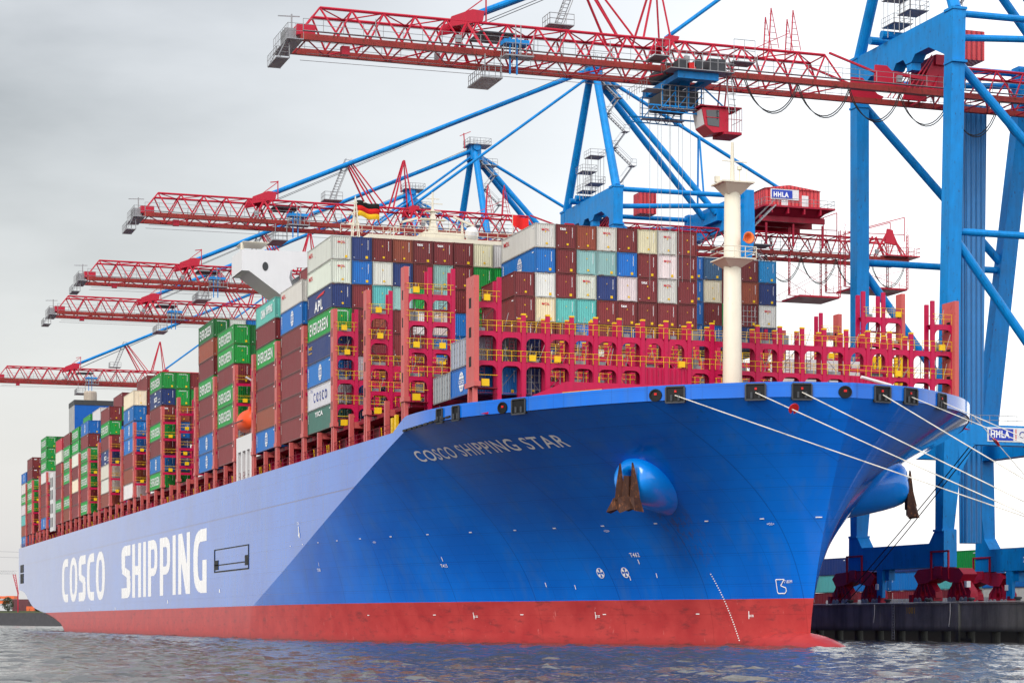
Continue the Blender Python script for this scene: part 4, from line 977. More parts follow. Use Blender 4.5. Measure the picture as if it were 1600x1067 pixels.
for i in range(46):
    x = -8 + i * 5.2
    if x > 130: break
    k = MB((20, 33, 0)); k.tube((x, 34.0, -1), (x, 34.0, 1.3), .52, 14); k.build('pile', 'quay_concrete', qw)
k = MB(O)
for x in (38, 74, 110): k.box(x - .35, x + .35, 32.75, 33.0, -.5, 4.3); k.box(x - 1.8, x + 1.8, 33.5, 33.8, .25, .5)
k.build('fender_post', 'quay_concrete', qw)
k = MB(O)
for x, l in ((19, 2.2), (36.5, 2.6), (-3, 2)): k.path([(x, 32.8, 4.4), (x + .1, 32.75, 3.2), (x - .2, 32.75, 4.4 - l)], .05, 4)
k.path([(-160, 32.9, 4.5), (344, 32.9, 4.5)], .05, 4); k.build('hanging_chain', 'rope_white', qw)
k = MB(O); put_text(k, '1001', lambda u, v: (26.4 + u, 32.985, 3.25 + v), .75, .01); k.build('wall_number', 'flag_gold', qw)
for i in range(9):
    x = 10 + i * 9.5; k = MB((x, 34.3, 4.26)); k.rev((x, 34.3, 4.26), [(.38, 0), (.28, .12), (.26, .45), (.42, .55), (.42, .7), (.2, .76)], 14)
    o = k.build('bollard', 'dark_steel', smooth=True); o.location = (x, 34.3, 4.26); tag(o, 'dark mushroom shaped bollard in the row along the quay edge', 'bollard', 'bollards along the quay edge')
for x in (23.4, 52.0):
    k = MB((x, 32.9, 4.2))
    for d in (-.25, .25): k.tube((x + d, 32.86, .2), (x + d, 32.86, 4.5), .04, 5)
    for i in range(13): k.tube((x - .25, 32.86, .4 + i * .32), (x + .25, 32.86, .4 + i * .32), .03, 4)
    o = k.build('quay_ladder', 'barrier_grey'); o.location = (x, 32.9, 4.2); tag(o, 'steel ladder on the dark quay wall, %s of two' % ('left' if x < 30 else 'right'), 'ladder', 'ladders on the quay wall')
# mooring bollards out of the frame are left out; ropes run to the quay ahead of the ship
ROPES = [(1056, (105, 20, 4.6)), (1181, (105, 15.5, 4.6)), (1253, (105, 16.5, 4.6)), (1378, (105, 17, 4.6)), (1423, (105, 35, 4.6)), (1471, (105, 33.5, 4.6))]
RN = ['thick white mooring rope from the fairlead nearest the white name, lowest of the bundle', 'white mooring rope leaving the fairlead just right of the foremast base', 'white mooring rope leaving the second fairlead right of the foremast', 'white mooring rope from the first fairlead beyond the round opening at the bow tip', 'white mooring rope from the second last fairlead of the far bow', 'thin white mooring rope from the last fairlead of the far bow']
for (px, X), lab in zip(ROPES, RN):
    F_ = [f for f in FAIR if f[0] == px][0]; a = F_[1] + F_[3] * .15 + np.array([0, 0, -.1]); b = np.array(X, float)
    k = MB(a); pts = [tuple(a + (b - a) * t - np.array([0, 0, 1.]) * 4 * .12 * t * (1 - t)) for t in np.linspace(0, 1, 15)]
    k.path(pts, .055 if px < 1400 else .045, 6); o = k.build('mooring_rope', 'rope_white', smooth=True); o.location = a; tag(o, lab, 'rope', 'mooring ropes')
for j, (a, b, lab) in enumerate((((60, 27.3, 20.6), (6.0, 34.5, 4.4), 'left of two dark mooring ropes running down behind the bow to the quay'), ((60.5, 27.0, 20.6), (8.0, 34.5, 4.4), 'right of two dark mooring ropes running down behind the bow to the quay'))):
    a = np.array(a, float); a = np.array([51 + j, 26.6, 20.5]); b = np.array(b, float); k = MB(a); k.path([tuple(a + (b - a) * t - np.array([0, 0, 1.]) * 1.2 * t * (1 - t)) for t in np.linspace(0, 1, 9)], .06, 5); o = k.build('mooring_rope', 'rope_dark'); o.location = a; tag(o, lab, 'rope', 'mooring ropes')
a = FAIR[-1][1] + np.array([.5, 3, -1.2]); b = np.array([66, 36, 4.5]); k = MB(a); k.path([tuple(a), tuple(a + (b - a) * .25), tuple(b)], .04, 5); o = k.build('mooring_rope', 'rope_white'); o.location = a; tag(o, 'thin steep white line carrying a red disc beside the bow tip', 'rope', 'mooring ropes')
k = MB((105, 19, 0)); k.tube((105, 16.5, -2), (105, 16.5, 4.5), 2.2, 16); k.box(103.5, 106.5, 14.5, 21, 4.5, 4.7); o = k.build('mooring_dolphin', 'quay_concrete'); o.location = (105, 19, 0); tag(o, 'round concrete mooring dolphin in the water ahead of the bow', 'dolphin')
def rat_guard(c, nrm, lab):
    c = np.array(c, float); nrm = np.array(nrm, float); nrm /= np.linalg.norm(nrm); e1 = np.cross(nrm, [0, 0, 1.]); e1 /= np.linalg.norm(e1); e2 = np.cross(e1, nrm)
    k = MB(c); n = 20; k.add([c + nrm * d + (e1 * math.cos(2 * math.pi * i / n) + e2 * math.sin(2 * math.pi * i / n)) * .5 * (1 if i != n // 4 * 3 else .2) for d in (-.03, .03) for i in range(n)], [tuple(range(n)), tuple(range(n, 2 * n))] + [(i, (i + 1) % n, n + (i + 1) % n, n + i) for i in range(n)])
    o = k.build('rat_guard', 'bright_red'); o.location = c; tag(o, lab, 'rat guard', 'rat guards on the mooring ropes')
F_ = [f for f in FAIR if f[0] == 1181][0]; a = F_[1]; b = np.array([105, 15.5, 4.6]); rat_guard(a + (b - a) * .095, b - a + np.array([0, -20, 0]), 'red notched disc threaded on the rope just below the foremast')
a = FAIR[-1][1] + np.array([.5, 3, -1.2]); b = np.array([66, 36, 4.5]); rat_guard(a + (b - a) * .14, b - a + np.array([0, -40, 0]), 'red disc threaded on the thin line against the blue crane leg')

# ================================================================ the gantry cranes
def crane_build():
    O = (20., 45., 4.3); root = empty('gantry_crane', O, '', 'crane', 'blue and red container cranes along the quay')
    def mb(): return MB(O)
    # -- travelling gear, one bogie set per corner
    for (x, y) in ((8.2, 36.5), (29.0, 36.5), (8.2, 54.5), (29.0, 54.5)):
        k = mb(); k.prism([(x - 5.0, 7.2), (x + 5.0, 7.2), (x + 4.6, 8.3), (x - 4.6, 8.3)], 1, y - .7, y + .7)
        k.prism([(x - 5.6, 7.7), (x - 4.6, 8.4), (x - 1.5, 8.5), (x + 1.5, 8.5), (x + 4.6, 8.4), (x + 5.6, 7.7), (x + 4.6, 6.7), (x + 2.6, 6.8), (x, 7.4), (x - 2.6, 6.8), (x - 4.6, 6.7)], 1, y - .9, y + .9)
        k.box(x - .8, x + .8, y - 1.0, y + 1.0, 7.6, 8.7); eq = k.build('bogie_beam', 'crane_dark_red', root)
        for d in (-3.9, 3.9):
            k = mb(); k.prism([(x + d - .7, 7.3), (x + d + .7, 7.3), (x + d + 2.5, 5.8), (x + d + 2.6, 5.1), (x + d + .9, 5.1), (x + d + .5, 5.9), (x + d - .5, 5.9), (x + d - .9, 5.1), (x + d - 2.6, 5.1), (x + d - 2.5, 5.8)], 1, y - .45, y + .45)
            for q in (-1.5, -.5, .5, 1.5): k.bar((x + d + q * 1.2, y - .62, 5.3), (x + d + q * .5, y - .7, 7.1), .13)
            for e in (-1.3, 1.3):
                k.box(x + d + e - 1.05, x + d + e + 1.05, y - .6, y + .6, 4.75, 5.35)
            k.build('truck', 'crane_dark_red', eq)
            for e in (-1.75, -.85, .85, 1.75):
                k = mb(); k.rev((x + d + e, y, 4.72), [(.2, -.75), (.38, -.72), (.44, -.66), (.44, .66), (.38, .72)], 14, 'y'); k.build('wheel', 'grey_steel', eq)
        k = mb()
        for d in (-6.6, 6.6): k.box(x + d - .35, x + d + .35, y - .8, y - .1, 4.6, 5.5)
        k.bar((x - 1.5, y - .95, 7.2), (x - 1.5, y - .95, 10.4), .2); k.bar((x + 2.4, y - .95, 7.2), (x + 2.4, y - .95, 10.4), .2); k.bar((x - 1.6, y - .95, 10.4), (x + 2.5, y - .95, 10.4), .2)
        k.build('buffer_frame', 'bright_red' if False else 'crane_dark_red', eq)
        k = mb(); k.box(x + 6.0, x + 6.5, y - 1.0, y - .5, 6.2, 6.9); k.build('control_box', 'white_paint', eq)
    # -- sills and legs
    for y in (36.5, 54.5):
        k = mb(); k.box(7.0, 30.2, y - .85, y + .85, 8.6, 11.4); k.prism([(7, 11.4), (7, 12.8), (9.1, 12.8), (10.4, 11.4)], 1, y - .84, y + .84); k.prism([(30.2, 11.4), (30.2, 12.8), (28.1, 12.8), (26.8, 11.4)], 1, y - .84, y + .84)
        sl = k.build('sill_beam', 'crane_blue', root)
        if y > 50: k = mb(); put_text(k, '22', lambda u, v: (18.2 + u, y - .87, 9.6 + v), .7, .02); k.build('crane_number', 'white_marking', sl); 
        k = mb(); k.box(13.5, 16.5, y - .4, y + .4, 7.3, 8.6); k.box(14.2, 15.6, y - .8, y - .4, 5.2, 8.6); k.build('cable_reel', 'crane_blue', root)
    LF = ((8.2, 8.2), (29.0, 31.3))
    for xb_, xt_ in LF:
        xm = xb_ + (xt_ - xb_) * .2
        k = mb(); k.frus((xb_ - .85, xb_ + .85, 35.7, 37.2, 12.8), (xm - 1.0, xm + 1.0, 35.6, 38.2, 24)); k.frus((xm - .9, xm + .9, 35.7, 37.4, 24), (xt_ - .9, xt_ + .9, 35.7, 37.35, 72.2))
        k.box(xb_ - 1.05, xb_ + 1.05, 35.5, 37.4, 12.7, 12.95); k.box(xt_ - 1.02, xt_ + 1.02, 35.58, 37.47, 66.0, 66.25); k.box(xt_ - 1.02, xt_ + 1.02, 35.58, 37.47, 72.0, 72.3); k.build('waterside_leg', 'crane_blue', root)
        k = mb(); k.frus((xb_ - .85, xb_ + .85, 53.7, 55.3, 12.8), (xm - .95, xm + .95, 52.4, 55.0, 24)); k.frus((xm - .85, xm + .85, 53.0, 55.4, 24), (xt_ - .85, xt_ + .85, 58.6, 60.6, 66))
        k.frus((xt_ - .85, xt_ + .85, 58.6, 60.6, 66), (xt_ - .85, xt_ + .85, 58.7, 60.4, 73)); k.build('landside_leg', 'crane_blue', root)
    k = mb(); k.frus((13.0, 14.6, 47.8, 50.0, 12.0), (12.4, 14.8, 47.6, 50.6, 66)); k.build('lift_shaft', 'ribbed_blue', root)
    # portal beams along the rails and across
    k = mb(); k.prism([(9.0, 72.2), (30.3, 72.2), (30.3, 67.2), (26.6, 69.0), (23.4, 69.0), (22.6, 68.3), (21.2, 68.3), (20.6, 69.0), (18.8, 69.0), (18.2, 68.3), (16.8, 68.3), (16.0, 69.0), (12.5, 69.0), (9.0, 67.6)], 1, 35.75, 37.25)
    for x in (17.4, 21.8): k.box(x - .6, x + .6, 35.9, 37.1, 67.4, 68.4)
    k.build('portal_beam', 'crane_blue', root)
    k = mb(); k.box(9, 30.4, 58.8, 60.4, 67.8, 72.6); k.box(17, 23, 57.9, 58.8, 69.5, 71.5); k.build('portal_beam', 'crane_blue', root)
    k = mb(); k.box(8.9, 30.0, 53.2, 55.0, 22.6, 24.4); k.build('portal_beam', 'crane_blue', root)
    for x in (8.2, 29.6):
        cb = mb(); cb.box(x - .8, x + .8, 37.6, 64.0 if x > 20 else 53.2, 22.7, 25.0); cb.prism([(37.5, 22.7), (39.6, 22.7), (37.6, 19.2)], 0, x - .78, x + .78); cb = cb.build('cross_beam', 'crane_blue', root)
        k = mb(); y_ = 38.
        while y_ < 63: k.tube((x + .7, y_, 25), (x + .7, y_, 26.1), .035, 4, cap=False); y_ += 1.2
        for z in (25.55, 26.1): k.tube((x + .7, 38, z), (x + .7, 63, z), .035, 4)
        if x > 20:
            k.build('railing', 'grey_steel', cb)
            k = mb(); k.box(x + .81, x + .87, 41.2, 48.6, 23.1, 24.75); sg = k.build('sign', 'white_paint', root)
            k = mb(); k.box(x + .88, x + .90, 41.4, 44.6, 23.25, 24.6); k.build('sign_field', 'sign_blue', sg)
            k = mb(); put_text(k, 'HHLA', lambda u, v: (x + .915, 41.6 + u, 23.55 + v), .85, .03, width=2.5); k.build('sign_lettering', 'white_marking', sg)
            k = mb(); k.box(x + .88, x + .91, 44.9, 45.0, 23.3, 24.6); k.build('sign_stripe', 'bright_red', sg)
            k = mb(); put_text(k, 'CTT', lambda u, v: (x + .9, 45.4 + u, 23.6 + v), .75, .01); k.build('sign_letters_small', 'blue_marking', sg)
    for x in (8.2, 30.6):
        k = mb(); k.tube((x, 37.2, 47), (x, 57.2, 47), .42, 12); k.build('tie_tube', 'crane_blue', root)
        k = mb(); k.tube((x, 37.0, 66.6), (x, 57.2, 47.4), .52, 12); k.build('brace_tube', 'crane_blue', root)
        k = mb(); k.tube((x, 37.0, 46.0), (x, 54.0, 25.4), .52, 12); k.build('brace_tube', 'crane_blue', root)
        k = mb(); k.tube((x, 37.2, 72.0), (x, 58.8, 72.2), .40, 12); k.build('tie_tube', 'crane_blue', root)
        k = mb(); k.tube((x, 37.2, 69.2), (x, 58.8, 70.6), .40, 12); k.build('tie_tube', 'crane_blue', root)
    # -- A-frame above the portal
    for xb_, xt_ in ((8.2, 19.3), (31.3, 20.8)):
        k = mb(); k.tube((xb_, 36.5, 72.2), (xt_, 36.8, 94), .72, 14, .60); k.build('mast_leg', 'crane_blue', root)
    k = mb(); k.box(18.5, 21.6, 35.9, 37.9, 91.8, 94.6); k.rev((20.05, 36.9, 94.2), [(.7, -2), (.7, 2)], 14, 'x'); k.build('mast_head', 'crane_blue', root)
    k = mb(); k.box(18.2, 22.4, 35.2, 39.8, 94.6, 94.72); rails(k, [(22.3, 35.3), (22.3, 39.7), (18.3, 39.7), (18.3, 35.3), (22.3, 35.3)], 94.7, 1.2, 1.1, .05); k.box(18, 22.4, 38, 41, 90.7, 90.8); rails(k, [(22.3, 38), (22.3, 41)], 90.8, 1.2, 1., .05)
    for q in range(5): k.tube((19 + q * .6, 36.5 + q * .5, 94.7), (19 + q * .6, 36.5 + q * .5, 96.6 - q * .2), .06, 4)
    k.build('mast_platform', 'grey_steel', root)
    k = mb(); k.tube((19.5, 35.2, 94.2), (19.5, 35.0, 97.2), .12, 5); k.bar((19.5, 34.2, 96.6), (19.5, 36.4, 97.6), .12); k.build('head_davit', 'crane_red', root)
    # stays
    for x, xe in ((19.2, 17.4), (20.9, 22.4)):
        k = mb(); k.tube((x, 37.2, 93), (xe, 58.0, 70.8), .52, 12); k.build('back_stay', 'crane_blue', root)
    k = mb(); k.tube((20.2, 37.4, 93.2), (20.2, 72.0, 75.6), .30, 10); k.bar((20, 55.8, 84), (18.8, 56.2, 72.6), .25); k.bar((20.4, 55.8, 84), (21.6, 56.2, 72.6), .25); k.build('back_stay', 'crane_blue', root)
    for x in (19.55, 20.6):
        k = mb(); k.tube((x, 36.6, 93.8), (x, -18.0, 69.4), .34, 10); k.build('fore_stay', 'crane_blue', root)
        k = mb(); k.tube((x, 36.3, 92.6), (x, 5.6, 69.2), .22, 8); k.build('inner_stay', 'crane_blue', root)
    k = mb()
    for x in (18.9, 21.2): k.tube((x, 36.6, 94.4), (x, -17, 68.6), .04, 4)
    k.build('hoist_rope', 'dark_steel', root)
    # -- boom
    boom = mb()
    for x in (17., 23.): boom.box(x - .26, x + .26, -38., 94., 64.4, 65.05)
    boom = boom.build('boom', 'chord_brown', root)
    k = mb(); Yn = []
    y_ = -35.6
    while y_ < 28.1: Yn.append(y_); y_ += 3.55
    yend = Yn[-1]
    def truss(k, Ys, first, last):
        for x, xt_ in ((17., 18.1), (23., 21.9)):
            k.tube((xt_, Ys[0], 68.3), (xt_, Ys[-1], 68.3), .17, 6)
            for i, y in enumerate(Ys):
                k.tube((xt_, y, 68.3), (x, y - 1.775 if i or first is None else first, 65.1), .115, 5)
                k.tube((xt_, y, 68.3), (x, y + 1.775 if i < len(Ys) - 1 or last is None else last, 65.1), .115, 5)
        for i, y in enumerate(Ys):
            k.tube((18.1, y, 68.3), (21.9, y, 68.3), .09, 5)
            if i < len(Ys) - 1: a, b = (18.1, 21.9) if i % 2 else (21.9, 18.1); k.tube((a, y, 68.3), (b, Ys[i + 1], 68.3), .08, 5)
            a, b = (17, 23) if i % 2 else (23, 17); k.tube((a, y - 1.7, 64.5), (b, y + 1.7, 64.5), .09, 5); k.tube((17, y - 1.7, 64.5), (23, y - 1.7, 64.5), .10, 5)
    truss(k, Yn, -38., None); k.build('boom_truss', 'crane_red', boom)
    k = mb(); Y2 = list(np.arange(40.2, 92.5, 3.7)); truss(k, Y2, None, None); k.build('girder_truss', 'crane_red', boom)
    k = mb()
    for x, s_ in ((17., 1), (23., -1)):
        k.prism([(27.5, 65), (33.8, 65), (32.4, 67.4), (30.2, 69.2), (28.5, 69.0)], 0, x - .12, x + .12) if False else None
        k.prism([(30.6, 65.05), (34.9, 65.05), (32.2, 67.4), (30.7, 67.4)], 0, x - .15, x + .15)
        k.prism([(37.2, 65.05), (40.4, 65.05), (40.4, 68.9), (38.9, 69.2)], 0, x + s_ * .8 - .2, x + s_ * .8 + .2)
        k.bar((x, yend, 68.3), (x, 35.0, 65.3), .22); k.bar((x, 32.2, 66.7), (x + s_ * .8, 39.6, 66.4), .35, .4)
        for q in (0, .7, 1.4): k.bar((x + s_ * .4, 35.4 + q, 65.2), (x + s_ * .6, 38.6 + q * .4, 69.4), .12)
    k.box(17.2, 22.8, 38.9, 40.3, 68.2, 69.4); k.build('hinge_bracket', 'bright_red' if False else 'crane_red', boom)
    # stay anchors
    for y, z in ((-19.0, 68.2), (5.4, 68.2)):
        k = mb(); sc_ = 1 if y < 0 else .45
        for x in (18.1, 21.9): k.prism([(y - 2.2 * sc_, z - .7), (y + 1.8 * sc_, z + .3), (y + 2.0 * sc_, z + 1.4 * sc_), (y + .6, z + 1.5 * sc_), (y - 1.8 * sc_, z + .5)], 0, x - .15, x + .15)
        k.box(18, 22, y - .9 * sc_, y + .9 * sc_, z + .1, z + .7)
        for x in (17, 23): k.bar((18.1 if x < 20 else 21.9, y, z), (x, y - 1.7, 65), .28); k.bar((18.1 if x < 20 else 21.9, y, z), (x, y + 1.7, 65), .28)
        if y < 0: k.bar((21.9, y - 1, z + .5), (21.9, y + 2.2, z + 3.0), .12); k.bar((21.9, y + 2.2, z + .2), (21.9, y + 2.2, z + 3.2), .14); k.bar((21.9, y + 1.0, z + 2.9), (21.9, y + 2.3, z + 3.1), .14)
        k.build('stay_bracket', 'crane_red', boom)
    k = mb(); k.box(18, 22.4, -17.6, -13.4, 67.2, 67.35); k.build('bracket_platform', 'dark_steel', boom)
    # red struts between the boom and the stays
    k = mb()
    for x in (18.3, 21.7):
        k.tube((x, -1.2, 68.3), (20 + (x - 20) * .25, -5.0, 75.0), .15, 6); k.tube((x, .9, 68.3), (20 + (x - 20) * .25, -4.5, 75.4), .12, 6)
        k.tube((x, 2.0, 68.3), (20 + (x - 20) * .15, 4.2, 76.4), .14, 6); k.tube((x, 5.4, 68.4), (20 + (x - 20) * .15, 4.3, 76.4), .12, 6)
    k.build('strut_frame', 'crane_red', boom)
    k = mb(); a, b = np.array([20, -7.6, 69.4]), np.array([20, -5.0, 76.0])
    for d in (-.5, .5):
        for e in (-.4, .4): k.tube(a + [d, e, 0], b + [d, e, 0], .055, 4)
    for i in range(16): c = a + (b - a) * i / 15; k.tube(c + [-.5, -.4, 0], c + [.5, -.4, 0], .04, 4); k.tube(c + [-.5, .4, 0], c + [-.5, -.4, 0], .04, 4)
    k.box(18.8, 21.4, -9.2, -6.2, 69.1, 69.2); rails(k, [(21.3, -9.1), (21.3, -6.2)], 69.2, 1.2, .8, .05); rails(k, [(18.9, -9.1), (21.3, -9.1)], 69.2, 1.2, .8, .05); k.box(19.6, 20.6, -7.8, -6.8, 65, 69.1) if False else None
    for d in (-.4, .4): k.tube((20 + d, -7.2, 65), (20 + d, -7.2, 69.1), .05, 4)
    k.build('stay_ladder', 'grey_steel', boom)
    # tall maintenance masts near the boom hinge
    k = mb()
    for y, x in ((17.6, 21.8), (18.6, 18.2), (20.4, 21.8), (21.4, 18.2)):
        k.tube((x, y, 68.3), (x, y + .3, 73.2), .08, 5); k.tube((x, y + 1.3, 68.6), (x, y + .3, 73.2), .05, 4)
        for i in range(6): k.tube((x, y + .1, 69 + i * .7), (x, y + 1.1 - i * .13, 69 + i * .7), .035, 4)
    k.bar((20, 16.5, 68.8), (20, 21, 71), .08); k.build('rope_mast', 'crane_red', boom)
    # walkways with handrails on both sides
    for x, s_ in ((24.0, 1), (16.0, -1)):
        k = mb(); k.box(x - .1, x + .35, -38, 92, 65.05, 65.1); k.box(x - s_ * .9, x, -38, 92, 64.9, 65.0) if False else None
        y_ = -38.
        while y_ < 92: k.tube((x + s_ * .35, y_, 65.1), (x + s_ * .35, y_, 66.3), .035, 4, cap=False); y_ += 2.2
        for z in (65.7, 66.3): k.tube((x + s_ * .35, -38, z), (x + s_ * .35, 92, z), .03, 4)
        for y in range(-30, 90, 9): k.box(x - .1, x + .3, y, y + .6, 65.3, 66.1) if (y // 9) % 3 == 0 else k.tube((x + .2, y, 65.1), (x + .2, y, 67.0), .05, 4)
        k.build('walkway', 'grey_steel', boom)
    # boom tip platform
    k = mb(); k.box(17, 24.2, -39.7, -37.9, 64.1, 64.2); k.box(18.5, 23, -40.6, -39.2, 62.3, 62.4); rails(k, [(24.1, -37.9), (24.1, -39.6), (17, -39.6)], 64.2, 1.6, .8, .035); rails(k, [(23, -39.2), (23, -40.6), (18.5, -40.6)], 62.4, 1.1, .7, .035)
    for x in (18.5, 23): k.bar((x, -40.5, 62.3), (x, -39.6, 64.2), .1); k.bar((x, -39.2, 62.3), (x, -39.2, 64.2), .1)
    k.tube((21, -38.5, 64.2), (21, -38.5, 67.6), .09, 5); k.bar((21, -40, 67.3), (21, -37.6, 67.4), .1); k.box(20, 22.5, -39.5, -38.2, 64.3, 65.7); k.build('tip_platform', 'grey_steel', boom)
    k = mb(); k.box(20.5, 23.2, -38.4, -36.4, 64.9, 66.0); k.box(22, 22.8, -33.4, -32.5, 63.3, 64.2); k.build('tip_sheave_box', 'crane_red', boom)
    # maintenance basket under the boom
    k = mb(); k.box(19.5, 24.8, -18.2, -15.8, 61.6, 61.75); rails(k, [(24.7, -15.9), (24.7, -18.1), (19.6, -18.1)], 61.7, 1.2, .7, .05); k.box(24.2, 26.0, -15.9, -12.6, 63.9, 64.05); rails(k, [(25.9, -12.7), (25.9, -15.8), (24.3, -15.8)], 64.0, 1.3, .7, .05)
    for y in (-17.8, -16): k.bar((24.6, y, 61.7), (24.6, y, 64.2), .1)
    for q in (0, .6): k.tube((25.6, -14.6 + q, 64), (25.6, -14.6 + q, 67.4), .06, 4)
    k.build('service_basket', 'grey_steel', boom)
    k = mb(); k.box(24.0, 25.6, -15.9, -13.0, 65.3, 65.8); k.bar((25.4, -14.4, 62), (25.4, -14.4, 66), .16); k.bar((25.4, -15.2, 62), (25.4, -15.2, 66), .16); k.build('basket_drive', 'crane_blue', boom)
    # machinery house
    k = mb(); k.box(14.0, 25.8, 65.4, 75.6, 71.9, 74.9); k.prism([(65.2, 74.9), (75.8, 74.9), (69.8, 75.6)], 0, 13.8, 26.0); mh = k.build('machinery_house', 'ribbed_red', root)
    k = mb(); k.box(12.6, 27.2, 64.6, 77.8, 71.6, 71.9); k.frus((15, 25, 66.5, 76, 70.5), (13.4, 26.6, 65.2, 77, 71.6)); [k.box(xx_, xx_ + .5, 65, 77, 69.6, 70.5) for xx_ in (15, 19.6, 24.4)]; [k.bar((25, yy_, 65.5), (25, yy_, 69.3), .3) for yy_ in (66, 71, 76.5)]
    for y in range(66, 77, 3): k.box(26.0, 27.1, y, y + .25, 70.6, 71.6)
    k.build('house_base', 'crane_dark_red', mh)
    k = mb(); rails(k, [(27.1, 64.8), (27.1, 77.7), (13, 77.7)], 71.9, 1.2, 1.2, .05); rails(k, [(13, 64.8), (27.1, 64.8)], 71.9, 1.2, 1.2, .05); k.build('house_railing', 'grey_steel', mh)
    k = mb(); k.box(25.82, 25.95, 66.4, 71.6, 73.1, 74.85); sg = k.build('sign', 'white_paint', root)
    k = mb(); k.box(25.96, 25.98, 66.6, 70.4, 73.25, 74.7); k.build('sign_field', 'sign_blue', sg)
    k = mb(); put_text(k, 'HHLA', lambda u, v: (26.0, 66.9 + u, 73.5 + v), .85, .04, width=2.8); k.build('sign_lettering', 'white_marking', sg)
    for y in (68.4, 72.2): k = mb(); k.box(25.82, 25.9, y, y + 1.2, 71.9, 74.0 if y > 70 else 73.0); k.build('house_door', 'white_paint', mh)
    k = mb(); k.box(12.2, 13.9, 54.6, 57.0, 73.4, 79.2) if False else k.box(-3.0, -1.0, 53.5, 56.5, 73.6, 79.3) if False else k.box(11.6, 14.6, 47.4, 50.4, 71.6, 75.2)
    k.build('lift_head', 'ribbed_red', root)
    # rear hanging frames
    for y0_, y1_, zb_ in ((71.0, 80.5, 57.5), (81.5, 93.5, 59.5)):
        k = mb()
        for x in (16.5, 23.5):
            for y in (y0_, y1_):
                k.bar((x - .3, y, zb_), (x - .3, y, 69), .12); k.bar((x + .3, y, zb_), (x + .3, y, 69), .12)
                for i in range(10): z = zb_ + i * 1.1; k.tube((x - .3, y, z), (x + .3, y, z + .55), .04, 4); k.tube((x + .3, y, z + .55), (x - .3, y, z + 1.1), .04, 4)
            k.bar((x, y0_, zb_), (x, y1_, zb_ + .1), .14); k.bar((x, y0_, 63), (x, y1_, zb_ + .4), .06); k.bar((x, y0_, zb_ + .4), (x, y1_, 63), .06)
            for y in np.arange(y0_, y1_, 1.5): k.tube((x, y, zb_ + .3), (x, y, zb_ + 1.3), .05, 4)
        k.box(16.5, 23.5, y0_ + 2, y1_, zb_ - .1, zb_ + .25)
        for x in (17.5, 22.5): k.bar((x, y0_ + 1, 69), (x, y1_, 72.2), .14); k.bar((x, y1_, 72.2), (x, y1_, 68), .12); k.bar((x, y0_ + 1, 69), (x, y1_, 69.2), .12)
        k.build('hanging_frame', 'crane_red', boom)
    k = mb(); k.prism([(89.5, 67.6), (91.6, 67.2), (91.0, 69.8), (90, 70.0)], 0, 22.6, 23.0); [k.bar((xx_, a_, 65.2), (xx_, b_, 69.6), .3) for xx_ in (17.2, 22.8) for a_, b_ in ((87.5, 90.2), (93, 90.8))]; k.box(16.5, 24.5, 89, 95.5, 65.1, 65.3); rails(k, [(24.4, 89), (24.4, 95.5), (16.5, 95.5)], 65.3, 1.3, 1., .05); k.build('rear_end_frame', 'crane_red', boom)
    # festoon cable loops
    k = mb(); y_ = 13.4; 
    while y_ < 88:
        for off in (0, .25):
            pts = [(24.2 + off, y_ + 6.6 * t + off * .3, 63.9 - (3.3 + off + (.8 if y_ > 38 else 0)) * (1 - (2 * t - 1) ** 2) ** .8 * 1.0) for t in np.linspace(0, 1, 13)]
            k.path(pts, .065, 4)
        y_ += 6.6
    k.tube((24.2, 13, 63.95), (24.2, 88, 63.95), .04, 4); k.build('festoon_cable', 'cable_black', boom)
    k = mb()
    for x in (18.5, 21.5): k.tube((x, -37, 63.4), (x, 20, 63.7), .03, 4)
    k.build('trolley_rope', 'grey_steel', boom)
    # zigzag stairs on the mast and portal
    k = mb(); z = 73.; side = 1; yy = 37.6; xx = 30.4
    while z < 90:
        z2 = z + 3.1; x2 = xx - 1.5; y0_, y1_ = (yy, yy + 2.6) if side > 0 else (yy + 2.6, yy)
        for d in (-.35, .35): k.bar((xx + d, y0_, z), (x2 + d, y1_, z2), .05, .18); k.tube((xx + d, y0_, z + 1), (x2 + d, y1_, z2 + 1), .03, 4)
        for i in range(8): t = i / 8; c = (xx + (x2 - xx) * t, y0_ + (y1_ - y0_) * t, z + (z2 - z) * t); k.box(c[0] - .35, c[0] + .35, c[1] - .1, c[1] + .1, c[2], c[2] + .04)
        k.box(x2 - .7, x2 + .7, y1_ - .5, y1_ + .5, z2, z2 + .06); rails(k, [(x2 + .7, y1_ - .5), (x2 + .7, y1_ + .5)], z2, 1.1, 1, .04)
        z, xx, side = z2, x2, -side
    k.build('mast_stairs', 'grey_steel', root)
    k = mb()
    for (x, y, z, hh) in ((17.5, 36.5, 72.4, 4.6), (21.3, 36.5, 72.4, 6.4)):
        for zz in (z + hh * .3, z + hh): k.box(x - 1.2, x + 1.8, y - 1.3, y + 1.3, zz, zz + .08); rails(k, [(x + 1.8, y - 1.3), (x + 1.8, y + 1.3), (x - 1.2, y + 1.3)], zz, 1.1, .9, .04); rails(k, [(x - 1.2, y - 1.3), (x + 1.8, y - 1.3)], zz, 1.1, .9, .04)
        for dx in (-1, 0, 1.6):
            for dy in (-1.1, 1.1): k.tube((x + dx, y + dy, z), (x + dx, y + dy, z + hh), .05, 4)
    k.box(22, 30, 37.2, 38.2, 72.3, 72.4); rails(k, [(22, 38.2), (30, 38.2)], 72.4, 1.1, 1.2, .04); k.build('portal_platforms', 'grey_steel', root)
    k = mb()
    for (x, y) in ((14, 36.5), (16.8, 36.5)): k.rev((x, y, 72.9), [(.5, -1.6), (.5, 1.6)], 12, 'y')
    k.build('rope_drum', 'crane_blue', root)
    # stairs towards the machinery house
    k = mb(); 
